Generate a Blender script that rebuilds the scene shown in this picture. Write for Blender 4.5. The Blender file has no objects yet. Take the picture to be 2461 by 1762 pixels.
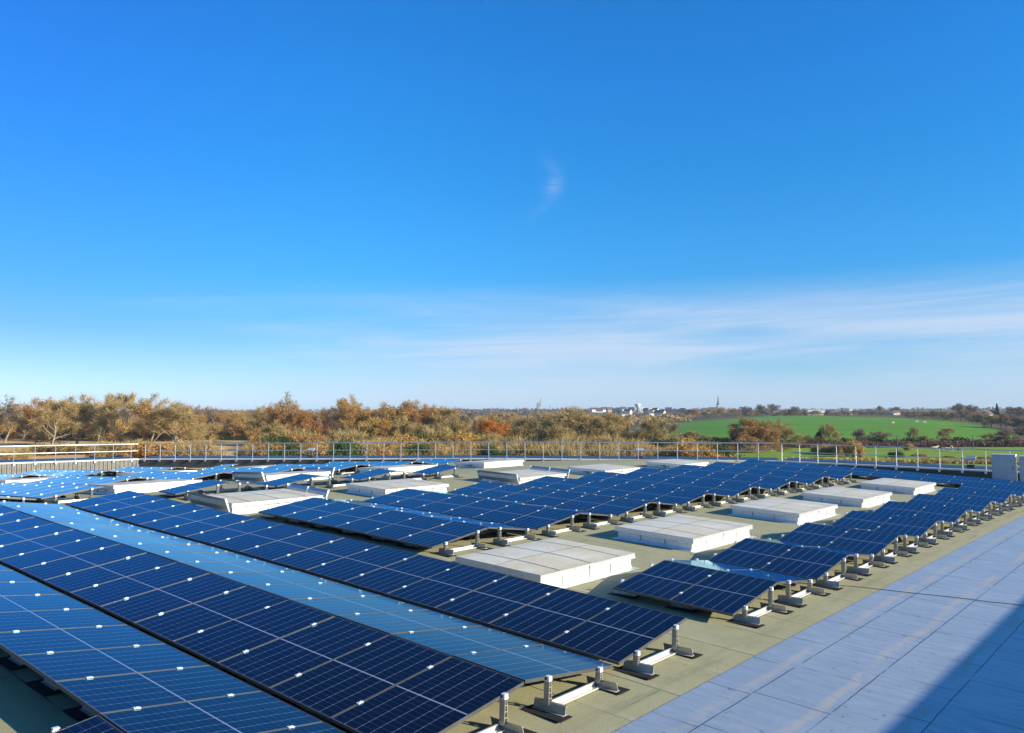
import bpy, bmesh, math, random
from mathutils import Vector, Matrix
random.seed(7)
R_ = math.radians
sc = bpy.context.scene
COL = sc.collection

# ------------------------------------------------------------------ camera
F_PX, CX, CY, HY, YAW, ROLL = 1934.0, 1230.5, 881.0, 997.4, 0.71723, -0.0027
cam = bpy.data.cameras.new("camera")
cam_o = bpy.data.objects.new("camera", cam)
COL.objects.link(cam_o)
PITCH = math.atan((HY - CY) / F_PX)
cam_o.matrix_world = (Matrix.Rotation(YAW, 4, 'Z') @ Matrix.Rotation(math.pi / 2 + PITCH, 4, 'X')
                      @ Matrix.Rotation(ROLL, 4, 'Z'))
cam.sensor_width = 36.0
cam.lens = F_PX / 2461.0 * 36.0
cam.clip_start = 0.1
cam.clip_end = 20000
sc.camera = cam_o
sc.view_settings.view_transform = 'Standard'
sc.view_settings.look = 'None'
sc.view_settings.gamma = 1.0
sc.view_settings.exposure = 0.7
sc.view_settings.use_curve_mapping = False

# ------------------------------------------------------------------ sun and sky
SUN_AZ, SUN_EL = R_(17), R_(19)          # azimuth measured from +X towards +Y
sun_dir = Vector((math.cos(SUN_AZ) * math.cos(SUN_EL), math.sin(SUN_AZ) * math.cos(SUN_EL), math.sin(SUN_EL)))
sun = bpy.data.lights.new("sun", 'SUN')
sun.energy = 5.0
sun.angle = R_(0.5)
sun.color = (1.0, 0.89, 0.71)
sun_o = bpy.data.objects.new("sun", sun)
COL.objects.link(sun_o)
sun_o.rotation_euler = sun_dir.to_track_quat('Z', 'Y').to_euler()
sun_o.location = (30, 10, 40)


class NT:
    """tiny helper round a node tree"""
    def __init__(self, tree):
        self.t = tree
        self.n = tree.nodes
        self.l = tree.links

    def new(self, kind, **kw):
        n = self.n.new(kind)
        for k, v in kw.items():
            setattr(n, k, v)
        return n

    def put(self, sock, v):
        if isinstance(v, bpy.types.NodeSocket):
            self.l.new(v, sock)
        else:
            if sock.type == 'RGBA' and len(v) == 3:
                v = (*v, 1)
            sock.default_value = v

    def math(self, op, a, b=None, c=None, clamp=False):
        n = self.new('ShaderNodeMath', operation=op, use_clamp=clamp)
        self.put(n.inputs[0], a)
        if b is not None: self.put(n.inputs[1], b)
        if c is not None: self.put(n.inputs[2], c)
        return n.outputs[0]

    def step(self, x, a, b):
        n = self.new('ShaderNodeMapRange', interpolation_type='SMOOTHSTEP')
        self.put(n.inputs['Value'], x)
        n.inputs['From Min'].default_value = a
        n.inputs['From Max'].default_value = b
        return n.outputs[0]

    def mix(self, f, a, b, mode='MIX'):
        n = self.new('ShaderNodeMix', data_type='RGBA', blend_type=mode)
        self.put(n.inputs[0], f)
        self.put(n.inputs[6], a)
        self.put(n.inputs[7], b)
        return n.outputs[2]

    def noise(self, vec, scale, detail=3, rough=.5, dist=0.0):
        n = self.new('ShaderNodeTexNoise')
        if vec is not None: self.l.new(vec, n.inputs['Vector'])
        n.inputs['Scale'].default_value = scale
        n.inputs['Detail'].default_value = detail
        n.inputs['Roughness'].default_value = rough
        n.inputs['Distortion'].default_value = dist
        return n.outputs['Fac']

    def scale(self, vec, s):
        n = self.new('ShaderNodeVectorMath', operation='MULTIPLY')
        self.l.new(vec, n.inputs[0])
        n.inputs[1].default_value = s
        return n.outputs[0]

    def comb(self, x, y, z=0.0):
        n = self.new('ShaderNodeCombineXYZ')
        for s, v in zip(n.inputs, (x, y, z)): self.put(s, v)
        return n.outputs[0]

    def line(self, x, period, width, off=0.0):
        """1 on thin lines at off + k*period"""
        a = self.math('SUBTRACT', x, off)
        a = self.math('DIVIDE', a, period)
        a = self.math('FRACT', self.math('ADD', a, 0.5))
        a = self.math('ABSOLUTE', self.math('SUBTRACT', a, 0.5))
        return self.math('LESS_THAN', a, width / period / 2)


world = bpy.data.worlds.new("World")
sc.world = world
world.use_nodes = True
w = NT(world.node_tree)
w.n.clear()
sky = w.new('ShaderNodeTexSky', sky_type='NISHITA')
sky.sun_disc = False
sky.sun_elevation = SUN_EL
sky.sun_rotation = math.pi / 2 - SUN_AZ
sky.altitude = 0
sky.air_density = 1.0
sky.dust_density = 0.2
sky.ozone_density = 1.0
tc = w.new('ShaderNodeTexCoord')
sep = w.new('ShaderNodeSeparateXYZ')
w.l.new(tc.outputs['Generated'], sep.inputs[0])
dx, dy, dz = sep.outputs
elev = w.math('ARCSINE', dz)
azim = w.math('ARCTAN2', dx, dy)               # clockwise from +Y, camera looks at -YAW
az = w.math('ADD', azim, YAW)                  # 0 straight ahead of the photographer
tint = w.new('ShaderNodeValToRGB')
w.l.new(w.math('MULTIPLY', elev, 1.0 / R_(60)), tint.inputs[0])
# sky tinted by elevation; greyed above the view to make ambient light less blue
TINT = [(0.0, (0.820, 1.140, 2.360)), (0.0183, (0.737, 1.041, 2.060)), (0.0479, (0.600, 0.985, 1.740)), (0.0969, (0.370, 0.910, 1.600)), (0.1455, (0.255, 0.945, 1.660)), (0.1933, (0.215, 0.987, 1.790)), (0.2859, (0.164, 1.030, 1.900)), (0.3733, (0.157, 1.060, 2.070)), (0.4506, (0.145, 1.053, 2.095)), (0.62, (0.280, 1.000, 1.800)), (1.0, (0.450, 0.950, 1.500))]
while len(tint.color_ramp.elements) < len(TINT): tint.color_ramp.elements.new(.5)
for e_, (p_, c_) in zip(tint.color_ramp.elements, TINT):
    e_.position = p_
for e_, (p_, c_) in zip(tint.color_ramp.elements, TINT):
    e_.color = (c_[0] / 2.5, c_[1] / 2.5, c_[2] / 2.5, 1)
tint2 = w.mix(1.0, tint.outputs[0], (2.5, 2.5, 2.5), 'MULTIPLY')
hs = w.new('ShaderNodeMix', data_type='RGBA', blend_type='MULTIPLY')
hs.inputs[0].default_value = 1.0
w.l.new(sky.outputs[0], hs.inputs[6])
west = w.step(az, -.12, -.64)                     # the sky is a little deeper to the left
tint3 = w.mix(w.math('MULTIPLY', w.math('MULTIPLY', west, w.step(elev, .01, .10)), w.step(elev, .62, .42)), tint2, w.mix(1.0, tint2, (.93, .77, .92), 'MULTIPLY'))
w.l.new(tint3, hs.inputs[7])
n1 = w.noise(w.comb(w.math('MULTIPLY', az, 2.6), w.math('ADD', w.math('MULTIPLY', elev, 46.0), w.math('MULTIPLY', az, -1.3)), 1.3), 1.0, 7, .66, .7)
n2 = w.noise(w.comb(w.math('MULTIPLY', az, 1.2), w.math('MULTIPLY', elev, 9.0), 4.1), 1.6, 3)
band = w.math('MULTIPLY', w.step(elev, .172, .105), w.step(elev, -.02, .05))
band = w.math('MULTIPLY', band, w.step(w.math('ADD', az, w.math('MULTIPLY', w.math('SUBTRACT', n1, .5), .5)), -.50, .10))
veil = w.math('MULTIPLY', band, w.math('ADD', .42, w.math('MULTIPLY', w.step(n1, .32, .72), .58)))
veil = w.math('MULTIPLY', veil, w.step(n2, .22, .55))
# the one small wisp high in the middle
wx = w.math('SUBTRACT', az, w.math('ADD', 0.056, w.math('MULTIPLY', w.math('POWER', w.math('SUBTRACT', elev, .288), 2.0), -15.0)))
g = w.math('ADD', w.math('POWER', w.math('DIVIDE', w.math('ADD', wx, w.math('MULTIPLY', w.math('SUBTRACT', n1, .5), .02)), .0105), 2.0), w.math('POWER', w.math('DIVIDE', w.math('SUBTRACT', elev, .280), .027), 2.0))
wisp = w.math('MULTIPLY', w.math('POWER', 2.718, w.math('MULTIPLY', g, -1.0)), w.math('MULTIPLY', w.step(n1, .25, .8), .26))
cl = w.math('ADD', w.math('MULTIPLY', veil, .80), wisp, clamp=True)
skyc = w.mix(cl, hs.outputs[2], (5.8, 6.6, 8.1))
bg = w.new('ShaderNodeBackground')
bg.inputs['Strength'].default_value = 0.071
w.l.new(skyc, bg.inputs['Color'])
wo = w.new('ShaderNodeOutputWorld')
w.l.new(bg.outputs[0], wo.inputs[0])

# ------------------------------------------------------------------ mesh helpers
class MB:
    """collects boxes, bars, tubes and quads and links them as ONE mesh object"""
    def __init__(self):
        self.v, self.f, self.m = [], [], []

    def add(self, vs, fs, mi=0):
        b = len(self.v)
        self.v += [tuple(p) for p in vs]
        self.f += [tuple(b + i for i in f) for f in fs]
        self.m += [mi] * len(fs)

    def box(self, x0, x1, y0, y1, z0, z1, mi=0, M=None):
        vs = [Vector((x, y, z)) for z in (z0, z1) for y in (y0, y1) for x in (x0, x1)]
        if M is not None: vs = [M @ v for v in vs]
        self.add(vs, [(0, 2, 3, 1), (4, 5, 7, 6), (0, 1, 5, 4), (2, 6, 7, 3), (0, 4, 6, 2), (1, 3, 7, 5)], mi)

    def prism(self, prof, x0, x1, mi=0):
        """profile in (y, z), extruded along x"""
        n = len(prof)
        vs = [(x0, y, z) for y, z in prof] + [(x1, y, z) for y, z in prof]
        fs = [(i, (i + 1) % n, n + (i + 1) % n, n + i) for i in range(n)]
        fs += [tuple(range(n - 1, -1, -1)), tuple(range(n, 2 * n))]
        self.add(vs, fs, mi)

    def tube(self, pts, rad, seg=6, mi=0, cap=True):
        pts = [Vector(p) for p in pts]
        if not isinstance(rad, (list, tuple)): rad = [rad] * len(pts)
        b = len(self.v)
        for i, p in enumerate(pts):
            d = (pts[min(i + 1, len(pts) - 1)] - pts[max(i - 1, 0)]).normalized()
            a = d.cross(Vector((0, 0, 1)))
            if a.length < 1e-3: a = d.cross(Vector((1, 0, 0)))
            a.normalize()
            c = d.cross(a)
            for k in range(seg):
                t = 2 * math.pi * k / seg
                self.v.append(tuple(p + (a * math.cos(t) + c * math.sin(t)) * rad[i]))
        for i in range(len(pts) - 1):
            for k in range(seg):
                k2 = (k + 1) % seg
                self.f.append((b + i * seg + k, b + i * seg + k2, b + (i + 1) * seg + k2, b + (i + 1) * seg + k))
                self.m.append(mi)
        if cap:
            self.f.append(tuple(b + k for k in range(seg))[::-1]); self.m.append(mi)
            e = b + (len(pts) - 1) * seg
            self.f.append(tuple(e + k for k in range(seg))); self.m.append(mi)

    def mesh(self, name, mats, smooth=False):
        me = bpy.data.meshes.new(name)
        me.from_pydata(self.v, [], self.f)
        for m in (mats if isinstance(mats, (list, tuple)) else [mats]): me.materials.append(m)
        me.polygons.foreach_set('material_index', self.m)
        if smooth: me.polygons.foreach_set('use_smooth', [True] * len(self.f))
        me.update()
        return me

    def build(self, name, mats, parent=None, loc=(0, 0, 0), smooth=False, M=None):
        return link(name, self.mesh(name, mats, smooth), parent, loc, M)


def link(name, data, parent=None, loc=(0, 0, 0), M=None):
    o = bpy.data.objects.new(name, data)
    COL.objects.link(o)
    if parent is not None: o.parent = parent
    if M is not None: o.matrix_local = M
    else: o.location = loc
    return o


def tag(o, label=None, cat=None, group=None, kind=None):
    if label: o['label'] = label
    if cat: o['category'] = cat
    if group: o['group'] = group
    if kind: o['kind'] = kind
    return o


def thing(name, label, cat, loc=(0, 0, 0), group=None, rz=0):
    o = link(name, None, None, loc)
    o.rotation_euler = (0, 0, rz)
    o.empty_display_size = .2
    return tag(o, label, cat, group)


# ------------------------------------------------------------------ materials
def mat(name, col=(.5, .5, .5), rough=.6, metal=0.0, spec=.5):
    m = bpy.data.materials.new(name)
    m.use_nodes = True
    t = NT(m.node_tree)
    b = t.n['Principled BSDF']
    b.inputs['Base Color'].default_value = (*col, 1)
    b.inputs['Roughness'].default_value = rough
    b.inputs['Metallic'].default_value = metal
    b.inputs['Specular IOR Level'].default_value = spec
    t.b = b
    return m, t


def objco(t):
    return t.new('ShaderNodeTexCoord').outputs['Object']


def xyz(t, v):
    s = t.new('ShaderNodeSeparateXYZ')
    t.l.new(v, s.inputs[0])
    return s.outputs


def bump(t, h, strength=.3, dist=.01):
    n = t.new('ShaderNodeBump')
    n.inputs['Strength'].default_value = strength
    n.inputs['Distance'].default_value = dist
    t.l.new(h, n.inputs['Height'])
    t.l.new(n.outputs[0], t.b.inputs['Normal'])


MAT = {}


def noisy(name, c1, c2, scale=4.0, rough=.6, metal=0.0, bs=0.0, bd=.01, stretch=None, spec=.5, fine=None):
    m, t = mat(name, c1, rough, metal, spec)
    v = objco(t)
    if stretch: v = t.scale(v, stretch)
    n = t.noise(v, scale, 5, .6)
    c = t.mix(t.step(n, .32, .68), c1, c2)
    if fine:
        f = t.noise(v, fine, 2, .5)
        c = t.mix(t.math('MULTIPLY', t.step(f, .35, .65), .5), c, tuple(x * .62 for x in c2))
    t.put(t.b.inputs['Base Color'], c)
    t.put(t.b.inputs['Roughness'], t.math('ADD', t.math('MULTIPLY', n, .25), rough - .12))
    if bs: bump(t, n, bs, bd)
    MAT[name] = m
    return m


# mineral felt of the roof: rolls laid along X, one metre wide
m, t = mat('roof_felt', rough=.92, spec=.25)
v = objco(t)
x, y, z = xyz(t, v)
big = t.noise(v, .35, 5, .6)
mid = t.noise(v, 3.0, 4, .65)
grain = t.noise(v, 70.0, 3, .7)
c = t.mix(t.step(big, .3, .7), (.395, .380, .205), (.440, .425, .258))
c = t.mix(t.math('MULTIPLY', t.step(mid, .45, .75), .45), c, (.32, .295, .17))
c = t.mix(t.math('MULTIPLY', t.step(grain, .38, .62), .55), c, (.26, .24, .14))
wob = t.math('MULTIPLY', t.math('SUBTRACT', t.noise(v, 1.3, 3), .5), .06)
seam = t.line(t.math('ADD', y, wob), .98, .022, .34)
rowi = t.math('FLOOR', t.math('DIVIDE', t.math('SUBTRACT', y, .34), .98))
xo = t.math('ADD', x, t.math('MULTIPLY', t.math('FRACT', t.math('MULTIPLY', t.math('SINE', t.math('MULTIPLY', rowi, 12.9898)), 43758.5)), 5.0))
seam = t.math('MAXIMUM', seam, t.line(t.math('ADD', xo, wob), 5.0, .024))
seam = t.math('MULTIPLY', seam, t.step(t.noise(v, 1.1, 2), .38, .56))
c = t.mix(t.math('MULTIPLY', seam, .85), c, (.085, .082, .055))
lap = t.line(t.math('ADD', y, wob), .98, .12, .41)
c = t.mix(t.math('MULTIPLY', lap, .22), c, (.46, .45, .30))
stain = t.step(t.noise(t.scale(v, (1, .6, 1)), .9, 4, .7), .60, .74)
c = t.mix(t.math('MULTIPLY', stain, .35), c, (.34, .27, .15))
c = t.mix(t.math('MULTIPLY', t.step(t.noise(v, 17.0, 2), .74, .78), .6), c, (.10, .095, .06))
edge = t.math('MULTIPLY', t.step(x, -5.15, -4.98), t.step(x, -4.80, -4.95))
edge = t.math('MULTIPLY', edge, t.step(t.noise(t.scale(v, (3, .5, 1)), 2.0, 4, .7), .42, .62))
c = t.mix(t.math('MULTIPLY', edge, .45), c, (.22, .21, .12))
moss = t.step(t.noise(v, 1.7, 6, .75), .54, .70)
c = t.mix(t.math('MULTIPLY', moss, .35), c, (.30, .30, .15))
t.put(t.b.inputs['Base Color'], c)
bump(t, t.math('ADD', grain, t.math('MULTIPLY', lap, .6)), .8, .007)
MAT['roof_felt'] = m

# smooth foil-faced membrane of the walkway strip: rolls along Y
JX = [-4.10, -3.25, -2.40, -1.55, -.70]
m, t = mat('foil_membrane', rough=.4, metal=.55, spec=.5)
v = objco(t)
x, y, z = xyz(t, v)
n = t.noise(v, .8, 5, .65)
streak = t.noise(t.scale(v, (1.0, 6.0, 1.0)), 1.6, 4, .7)
c = t.mix(t.step(n, .3, .7), (.410, .475, .520), (.490, .545, .580))
c = t.mix(t.math('MULTIPLY', t.step(streak, .40, .66), .75), c, (.345, .405, .465))
blotch = t.step(t.noise(t.scale(v, (1.2, .7, 1)), 2.6, 5, .75), .54, .70)
c = t.mix(t.math('MULTIPLY', blotch, .4), c, (.54, .545, .555))
wob = t.math('MULTIPLY', t.math('SUBTRACT', t.noise(v, 2.2, 4), .5), .022)
wob2 = t.math('MULTIPLY', t.math('SUBTRACT', t.noise(v, .8, 2), .5), .3)
xs = t.math('ADD', x, wob)
joint = t.line(xs, .85, .012, -2.40)
d = t.math('FRACT', t.math('DIVIDE', t.math('SUBTRACT', t.math('ADD', xs, wob2), -2.40), .85))      # 0..1 across one roll
d = t.math('ADD', d, t.math('MULTIPLY', t.math('SUBTRACT', t.noise(v, 9.0, 4, .7), .5), .16))
dirt = t.math('MULTIPLY', t.step(d, .70, .80), t.step(d, .92, .84))
dirt = t.math('MULTIPLY', dirt, t.math('ADD', .45, t.math('MULTIPLY', t.step(t.noise(v, 26.0, 3, .7), .4, .6), .55)))
dirt = t.math('MULTIPLY', dirt, t.step(t.noise(t.scale(v, (1, .35, 1)), 1.5, 4, .7), .37, .55))
c = t.mix(t.math('MULTIPLY', dirt, .85), c, (.43, .375, .30))
ri = t.math('FLOOR', t.math('DIVIDE', t.math('SUBTRACT', xs, -2.40), .85))
yo = t.math('ADD', t.math('ADD', y, wob), t.math('MULTIPLY', t.math('FRACT', t.math('MULTIPLY', t.math('SINE', t.math('MULTIPLY', ri, 12.99)), 4375.8)), 2.3))
cross = t.math('MULTIPLY', t.line(yo, 1.25, .022), t.step(t.noise(v, 1.7, 2), .34, .52))
fade = t.step(t.noise(v, 2.6, 3), .30, .48)
c = t.mix(t.math('MULTIPLY', cross, .8), c, (.10, .12, .17))
c = t.mix(t.math('MULTIPLY', joint, fade), c, (.035, .035, .04))
smudge = t.step(t.noise(t.scale(v, (1.6, .8, 1)), 1.9, 5, .75), .56, .74)
c = t.mix(t.math('MULTIPLY', smudge, .38), c, (.23, .27, .33))
spots = t.step(t.noise(v, 7.0, 2), .70, .73)
c = t.mix(t.math('MULTIPLY', spots, .55), c, (.15, .15, .17))
t.put(t.b.inputs['Base Color'], c)
t.put(t.b.inputs['Metallic'], t.math('MULTIPLY', t.math('SUBTRACT', 1.0, dirt), .42))
t.put(t.b.inputs['Roughness'], t.math('ADD', t.math('MULTIPLY', streak, .25), .33))
fine_ = t.noise(t.scale(v, (1.0, 4.0, 1.0)), 9.0, 4, .7)
c = t.mix(t.math('MULTIPLY', t.step(fine_, .45, .75), .30), c, (.25, .29, .36))
t.put(t.b.inputs['Base Color'], c)
bump(t, t.math('ADD', streak, t.math('MULTIPLY', fine_, .5)), .25, .02)
MAT['foil_membrane'] = m

# glass face of a module: 6 columns of 2 x 10 half cells
PW, PL = 1.043, 1.625
m, t = mat('solar_glass', rough=.06, spec=.5)
v = objco(t)
x, y, z = xyz(t, v)
cw, ch = (PW - .05) / 6, (PL / 2 - .035) / 10
yy = t.math('ABSOLUTE', t.math('SUBTRACT', y, PL / 2))
cellv = t.comb(t.math('FLOOR', t.math('DIVIDE', t.math('ADD', x, .5), cw)), t.math('FLOOR', t.math('DIVIDE', y, ch)), 0)
wn = t.new('ShaderNodeTexWhiteNoise', noise_dimensions='3D')
oi = t.new('ShaderNodeObjectInfo')
t.l.new(t.comb(xyz(t, cellv)[0], xyz(t, cellv)[1], oi.outputs['Random']), wn.inputs['Vector'])
c = t.mix(wn.outputs['Value'], (.0022, .0034, .011), (.0032, .0050, .015))
c = t.mix(oi.outputs['Random'], c, t.mix(.35, c, (.003, .006, .022)))
busb = t.line(x, cw / 5, .0014, cw / 10)
c = t.mix(t.math('MULTIPLY', busb, .25), c, (.06, .075, .11))
rowl = t.line(yy, ch, .0030, .012)
c = t.mix(t.math('MULTIPLY', rowl, .55), c, (.085, .105, .15))
inner = t.math('LESS_THAN', t.math('ABSOLUTE', x), cw * 2.5)
coll = t.math('MULTIPLY', inner, t.line(x, cw, .0056))
c = t.mix(t.math('MULTIPLY', coll, .85), c, (.19, .225, .30))
knot = t.math('MULTIPLY', t.line(yy, ch, .013, .012), t.math('MULTIPLY', inner, t.line(x, cw, .011)))
c = t.mix(t.math('MULTIPLY', knot, .5), c, (.26, .30, .38))
midl = t.math('LESS_THAN', yy, .0072)
c = t.mix(t.math('MULTIPLY', midl, .9), c, (.33, .37, .46))
rim = t.math('MAXIMUM', t.math('GREATER_THAN', t.math('ABSOLUTE', x), PW / 2 - .013), t.math('GREATER_THAN', yy, PL / 2 - .014))
c = t.mix(rim, c, (.012, .014, .02))
dust = t.step(t.noise(v, 38.0, 3, .8), .60, .80)
dust = t.math('MULTIPLY', dust, t.step(t.noise(t.comb(x, y, oi.outputs['Random']), 2.0, 2), .45, .7))
c = t.mix(t.math('MULTIPLY', dust, .06), c, (.35, .36, .38))
speck = t.step(t.noise(t.comb(x, y, t.math('MULTIPLY', oi.outputs['Random'], 9.0)), 46.0, 1), .79, .82)
c = t.mix(t.math('MULTIPLY', speck, .55), c, (.42, .42, .40))
t.put(t.b.inputs['Base Color'], c)
t.put(t.b.inputs['Roughness'], t.math('ADD', t.math('MULTIPLY', dust, .22), .07))
t.b.inputs['Specular IOR Level'].default_value = 0.0
# anti-reflective glass: bluish mirror on top of the dark cells
fr_ = t.new('ShaderNodeFresnel'); fr_.inputs['IOR'].default_value = 1.20
gl_ = t.new('ShaderNodeBsdfGlossy'); gl_.inputs['Color'].default_value = (.47, .82, 1.0, 1)
t.put(gl_.inputs['Roughness'], t.math('ADD', t.math('MULTIPLY', dust, .22), .07))
mx_ = t.new('ShaderNodeMixShader')
# both faces of the pane mirror
t.l.new(t.math('MULTIPLY', fr_.outputs[0], 1.36, clamp=True), mx_.inputs[0]); t.l.new(t.b.outputs[0], mx_.inputs[1]); t.l.new(gl_.outputs[0], mx_.inputs[2])
t.l.new(mx_.outputs[0], t.n['Material Output'].inputs['Surface'])
MAT['solar_glass'] = m

m, t = mat('panel_back', (.05, .052, .055), .6); MAT['panel_back'] = m
noisy('anodised_frame', (.135, .135, .13), (.175, .175, .17), 6, .38, .5)
noisy('frame_side_shaded', (.085, .08, .072), (.105, .10, .092), 6, .5, .3)  # same metal as the frame lip, darker: shade on the sides put into the colour
noisy('bright_aluminium', (.74, .73, .70), (.84, .83, .81), 9, .38, .55)
noisy('stand_aluminium', (.44, .415, .335), (.53, .50, .41), 7, .5, .2)
noisy('clamp_metal', (.86, .86, .85), (.92, .92, .92), 20, .35, .3)
noisy('rubber_pad', (.022, .022, .023), (.035, .035, .036), 30, .9, spec=.2)
noisy('black_cable', (.012, .012, .013), (.02, .02, .02), 30, .6)
m, t = mat('lid_plastic', (.72, .69, .62), .5, 0, .3)
v = objco(t)
n = t.noise(v, 1.1, 4, .6)
c = t.mix(t.step(n, .35, .7), (.74, .70, .56), (.66, .58, .38))
c = t.mix(t.math('MULTIPLY', t.step(t.noise(v, 7, 5, .75), .46, .72), .42), c, (.44, .38, .27))
lx, ly, lz = xyz(t, v)
c = t.mix(t.math('MULTIPLY', t.step(t.math('ABSOLUTE', lx), .62, .96), .30), c, (.46, .38, .25))
run = t.step(t.noise(t.scale(v, (.6, 7, 1)), 2.2, 4, .7), .52, .70)
c = t.mix(t.math('MULTIPLY', run, .30), c, (.50, .44, .33))
oi = t.new('ShaderNodeObjectInfo')
c = t.mix(oi.outputs['Random'], c, t.mix(.25, c, (.64, .63, .62)))
t.put(t.b.inputs['Base Color'], c)
MAT['lid_plastic'] = m
m, t = mat('lid_joint', (.22, .21, .19), .5); MAT['lid_joint'] = m
# crinkled foil on the skylight kerbs
m, t = mat('kerb_foil', (.66, .66, .65), .36, .35)
v = objco(t)
n = t.noise(v, 7.0, 5, .7, .4)
n2 = t.noise(t.scale(v, (1, 1, 4)), 3.0, 4, .7, 1.0)
c = t.mix(t.step(n, .35, .7), (.80, .79, .77), (.64, .64, .63))
t.put(t.b.inputs['Base Color'], c)
t.put(t.b.inputs['Roughness'], t.math('ADD', t.math('MULTIPLY', n2, .3), .24))
bump(t, t.math('ADD', n, n2), .5, .02)
MAT['kerb_foil'] = m
noisy('grey_flashing', (.46, .47, .48), (.56, .57, .58), 5, .45, .7, .2, .01)
noisy('rail_metal', (.62, .63, .65), (.70, .71, .72), 8, .33, .8)
noisy('dark_cladding', (.050, .048, .044), (.062, .060, .056), 3, .55)
noisy('light_cladding', (.125, .122, .108), (.16, .155, .14), 3, .40, .3)
noisy('coping_metal', (.040, .052, .085), (.055, .068, .10), 2, .38, .3)
noisy('coping_lip', (.62, .60, .56), (.70, .68, .64), 4, .5)
noisy('render_wall', (.55, .54, .51), (.62, .61, .58), 2, .85)
noisy('cabinet_grey', (.36, .39, .42), (.41, .44, .47), 3, .45)
noisy('cabinet_sunlit', (.78, .77, .74), (.82, .81, .79), 3, .5)

# ------------------------------------------------------------------ roof shape
PROF = [(-60, -3.73), (-54, -3.51), (-39, -2.955), (-28.65, -2.57), (-24.6, -2.425), (-23.5, -2.395), (-22, -2.445), (-18.2, -2.595),
        (-15, -2.695), (-11.84, -2.817), (-8, -2.993), (-5, -3.142), (0, -3.40), (20, -3.9)]


def roof_z(X, Y):
    for (a, za), (b, zb) in zip(PROF, PROF[1:]):
        if a <= X <= b:
            return za + (zb - za) * (X - a) / (b - a) + .0045 * (Y - 5) - .000237 * (Y - 5) ** 2
    return -3.5


WL = (-54.0, 24.2)        # the corner where the ribbed wall meets the dark one
WR = (-18.5, 44.0)        # the corner on the right


def y_far(X):
    if X >= WR[0]: return WR[1]
    return WL[1] + (X - WL[0]) / (WR[0] - WL[0]) * (WR[1] - WL[1])


GROUND = -11.0
bld = thing('flat_roof_building', 'flat roofed building we look across, its grey green felt roof carrying the solar rows', 'building', (0, 0, GROUND))


def bpart(mb, name, mats, parent=None, smooth=False):
    if parent is None: return mb.build(name, mats, bld, (0, 0, -GROUND), smooth)
    return mb.build(name, mats, parent, (0, 0, 0), smooth)


def sheet(x0, x1, nx, y0, yfun, ny, dz):
    mb = MB()
    xs = sorted(set([x0 + (x1 - x0) * i / nx for i in range(nx + 1)] + [a for a, _ in PROF if x0 < a < x1]))
    vs, fs = [], []
    for xx in xs:
        ya, yb = y0, yfun(xx)
        for j in range(ny + 1):
            yy_ = ya + (yb - ya) * j / ny
            vs.append((xx, yy_, roof_z(xx, yy_) + dz))
    for i in range(len(xs) - 1):
        for j in range(ny):
            a = i * (ny + 1) + j
            fs.append((a, a + ny + 1, a + ny + 2, a + 1))
    mb.add(vs, fs)
    return mb


bpart(sheet(-54, 14, 68, -12, y_far, 50, 0), 'roof_surface', MAT['roof_felt'], smooth=True)
bpart(sheet(-4.64, 7.0, 14, -12, lambda X: 43.9, 50, .006), 'walkway_membrane', MAT['foil_membrane'], smooth=True)
# storey to the right of the frame, whose shadow lies on the strip
EX = 4.0
ez = roof_z(-2.7, 12) + 6.7 / (math.cos(SUN_AZ) / math.tan(SUN_EL))
mb = MB(); mb.box(EX, 13.9, -12, 43.0, GROUND, ez); bpart(mb, 'upper_storey', MAT['render_wall'])
mb = MB(); mb.box(-40, EX - .01, -11.9, -.7, GROUND, -1.75); bpart(mb, 'sky_block_terrace', MAT['dark_cladding'])  # unseen terrace behind the camera, added dark to block low sky

# parapets -------------------------------------------------------------
def wall_pts(a, b, n):
    return [(a[0] + (b[0] - a[0]) * i / n, a[1] + (b[1] - a[1]) * i / n) for i in range(n + 1)]


def top_z(x, y):
    """height of the parapet's inner top edge"""
    if y > 43.9: return -2.62 - .11 * (x - WR[0]) / 12.5
    if x < -53.9: return -2.85 + .09 * (24.2 - y) / 8
    tt = (x - WL[0]) / (WR[0] - WL[0])
    return -2.85 + .24 * min(tt / .6, 1)


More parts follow.
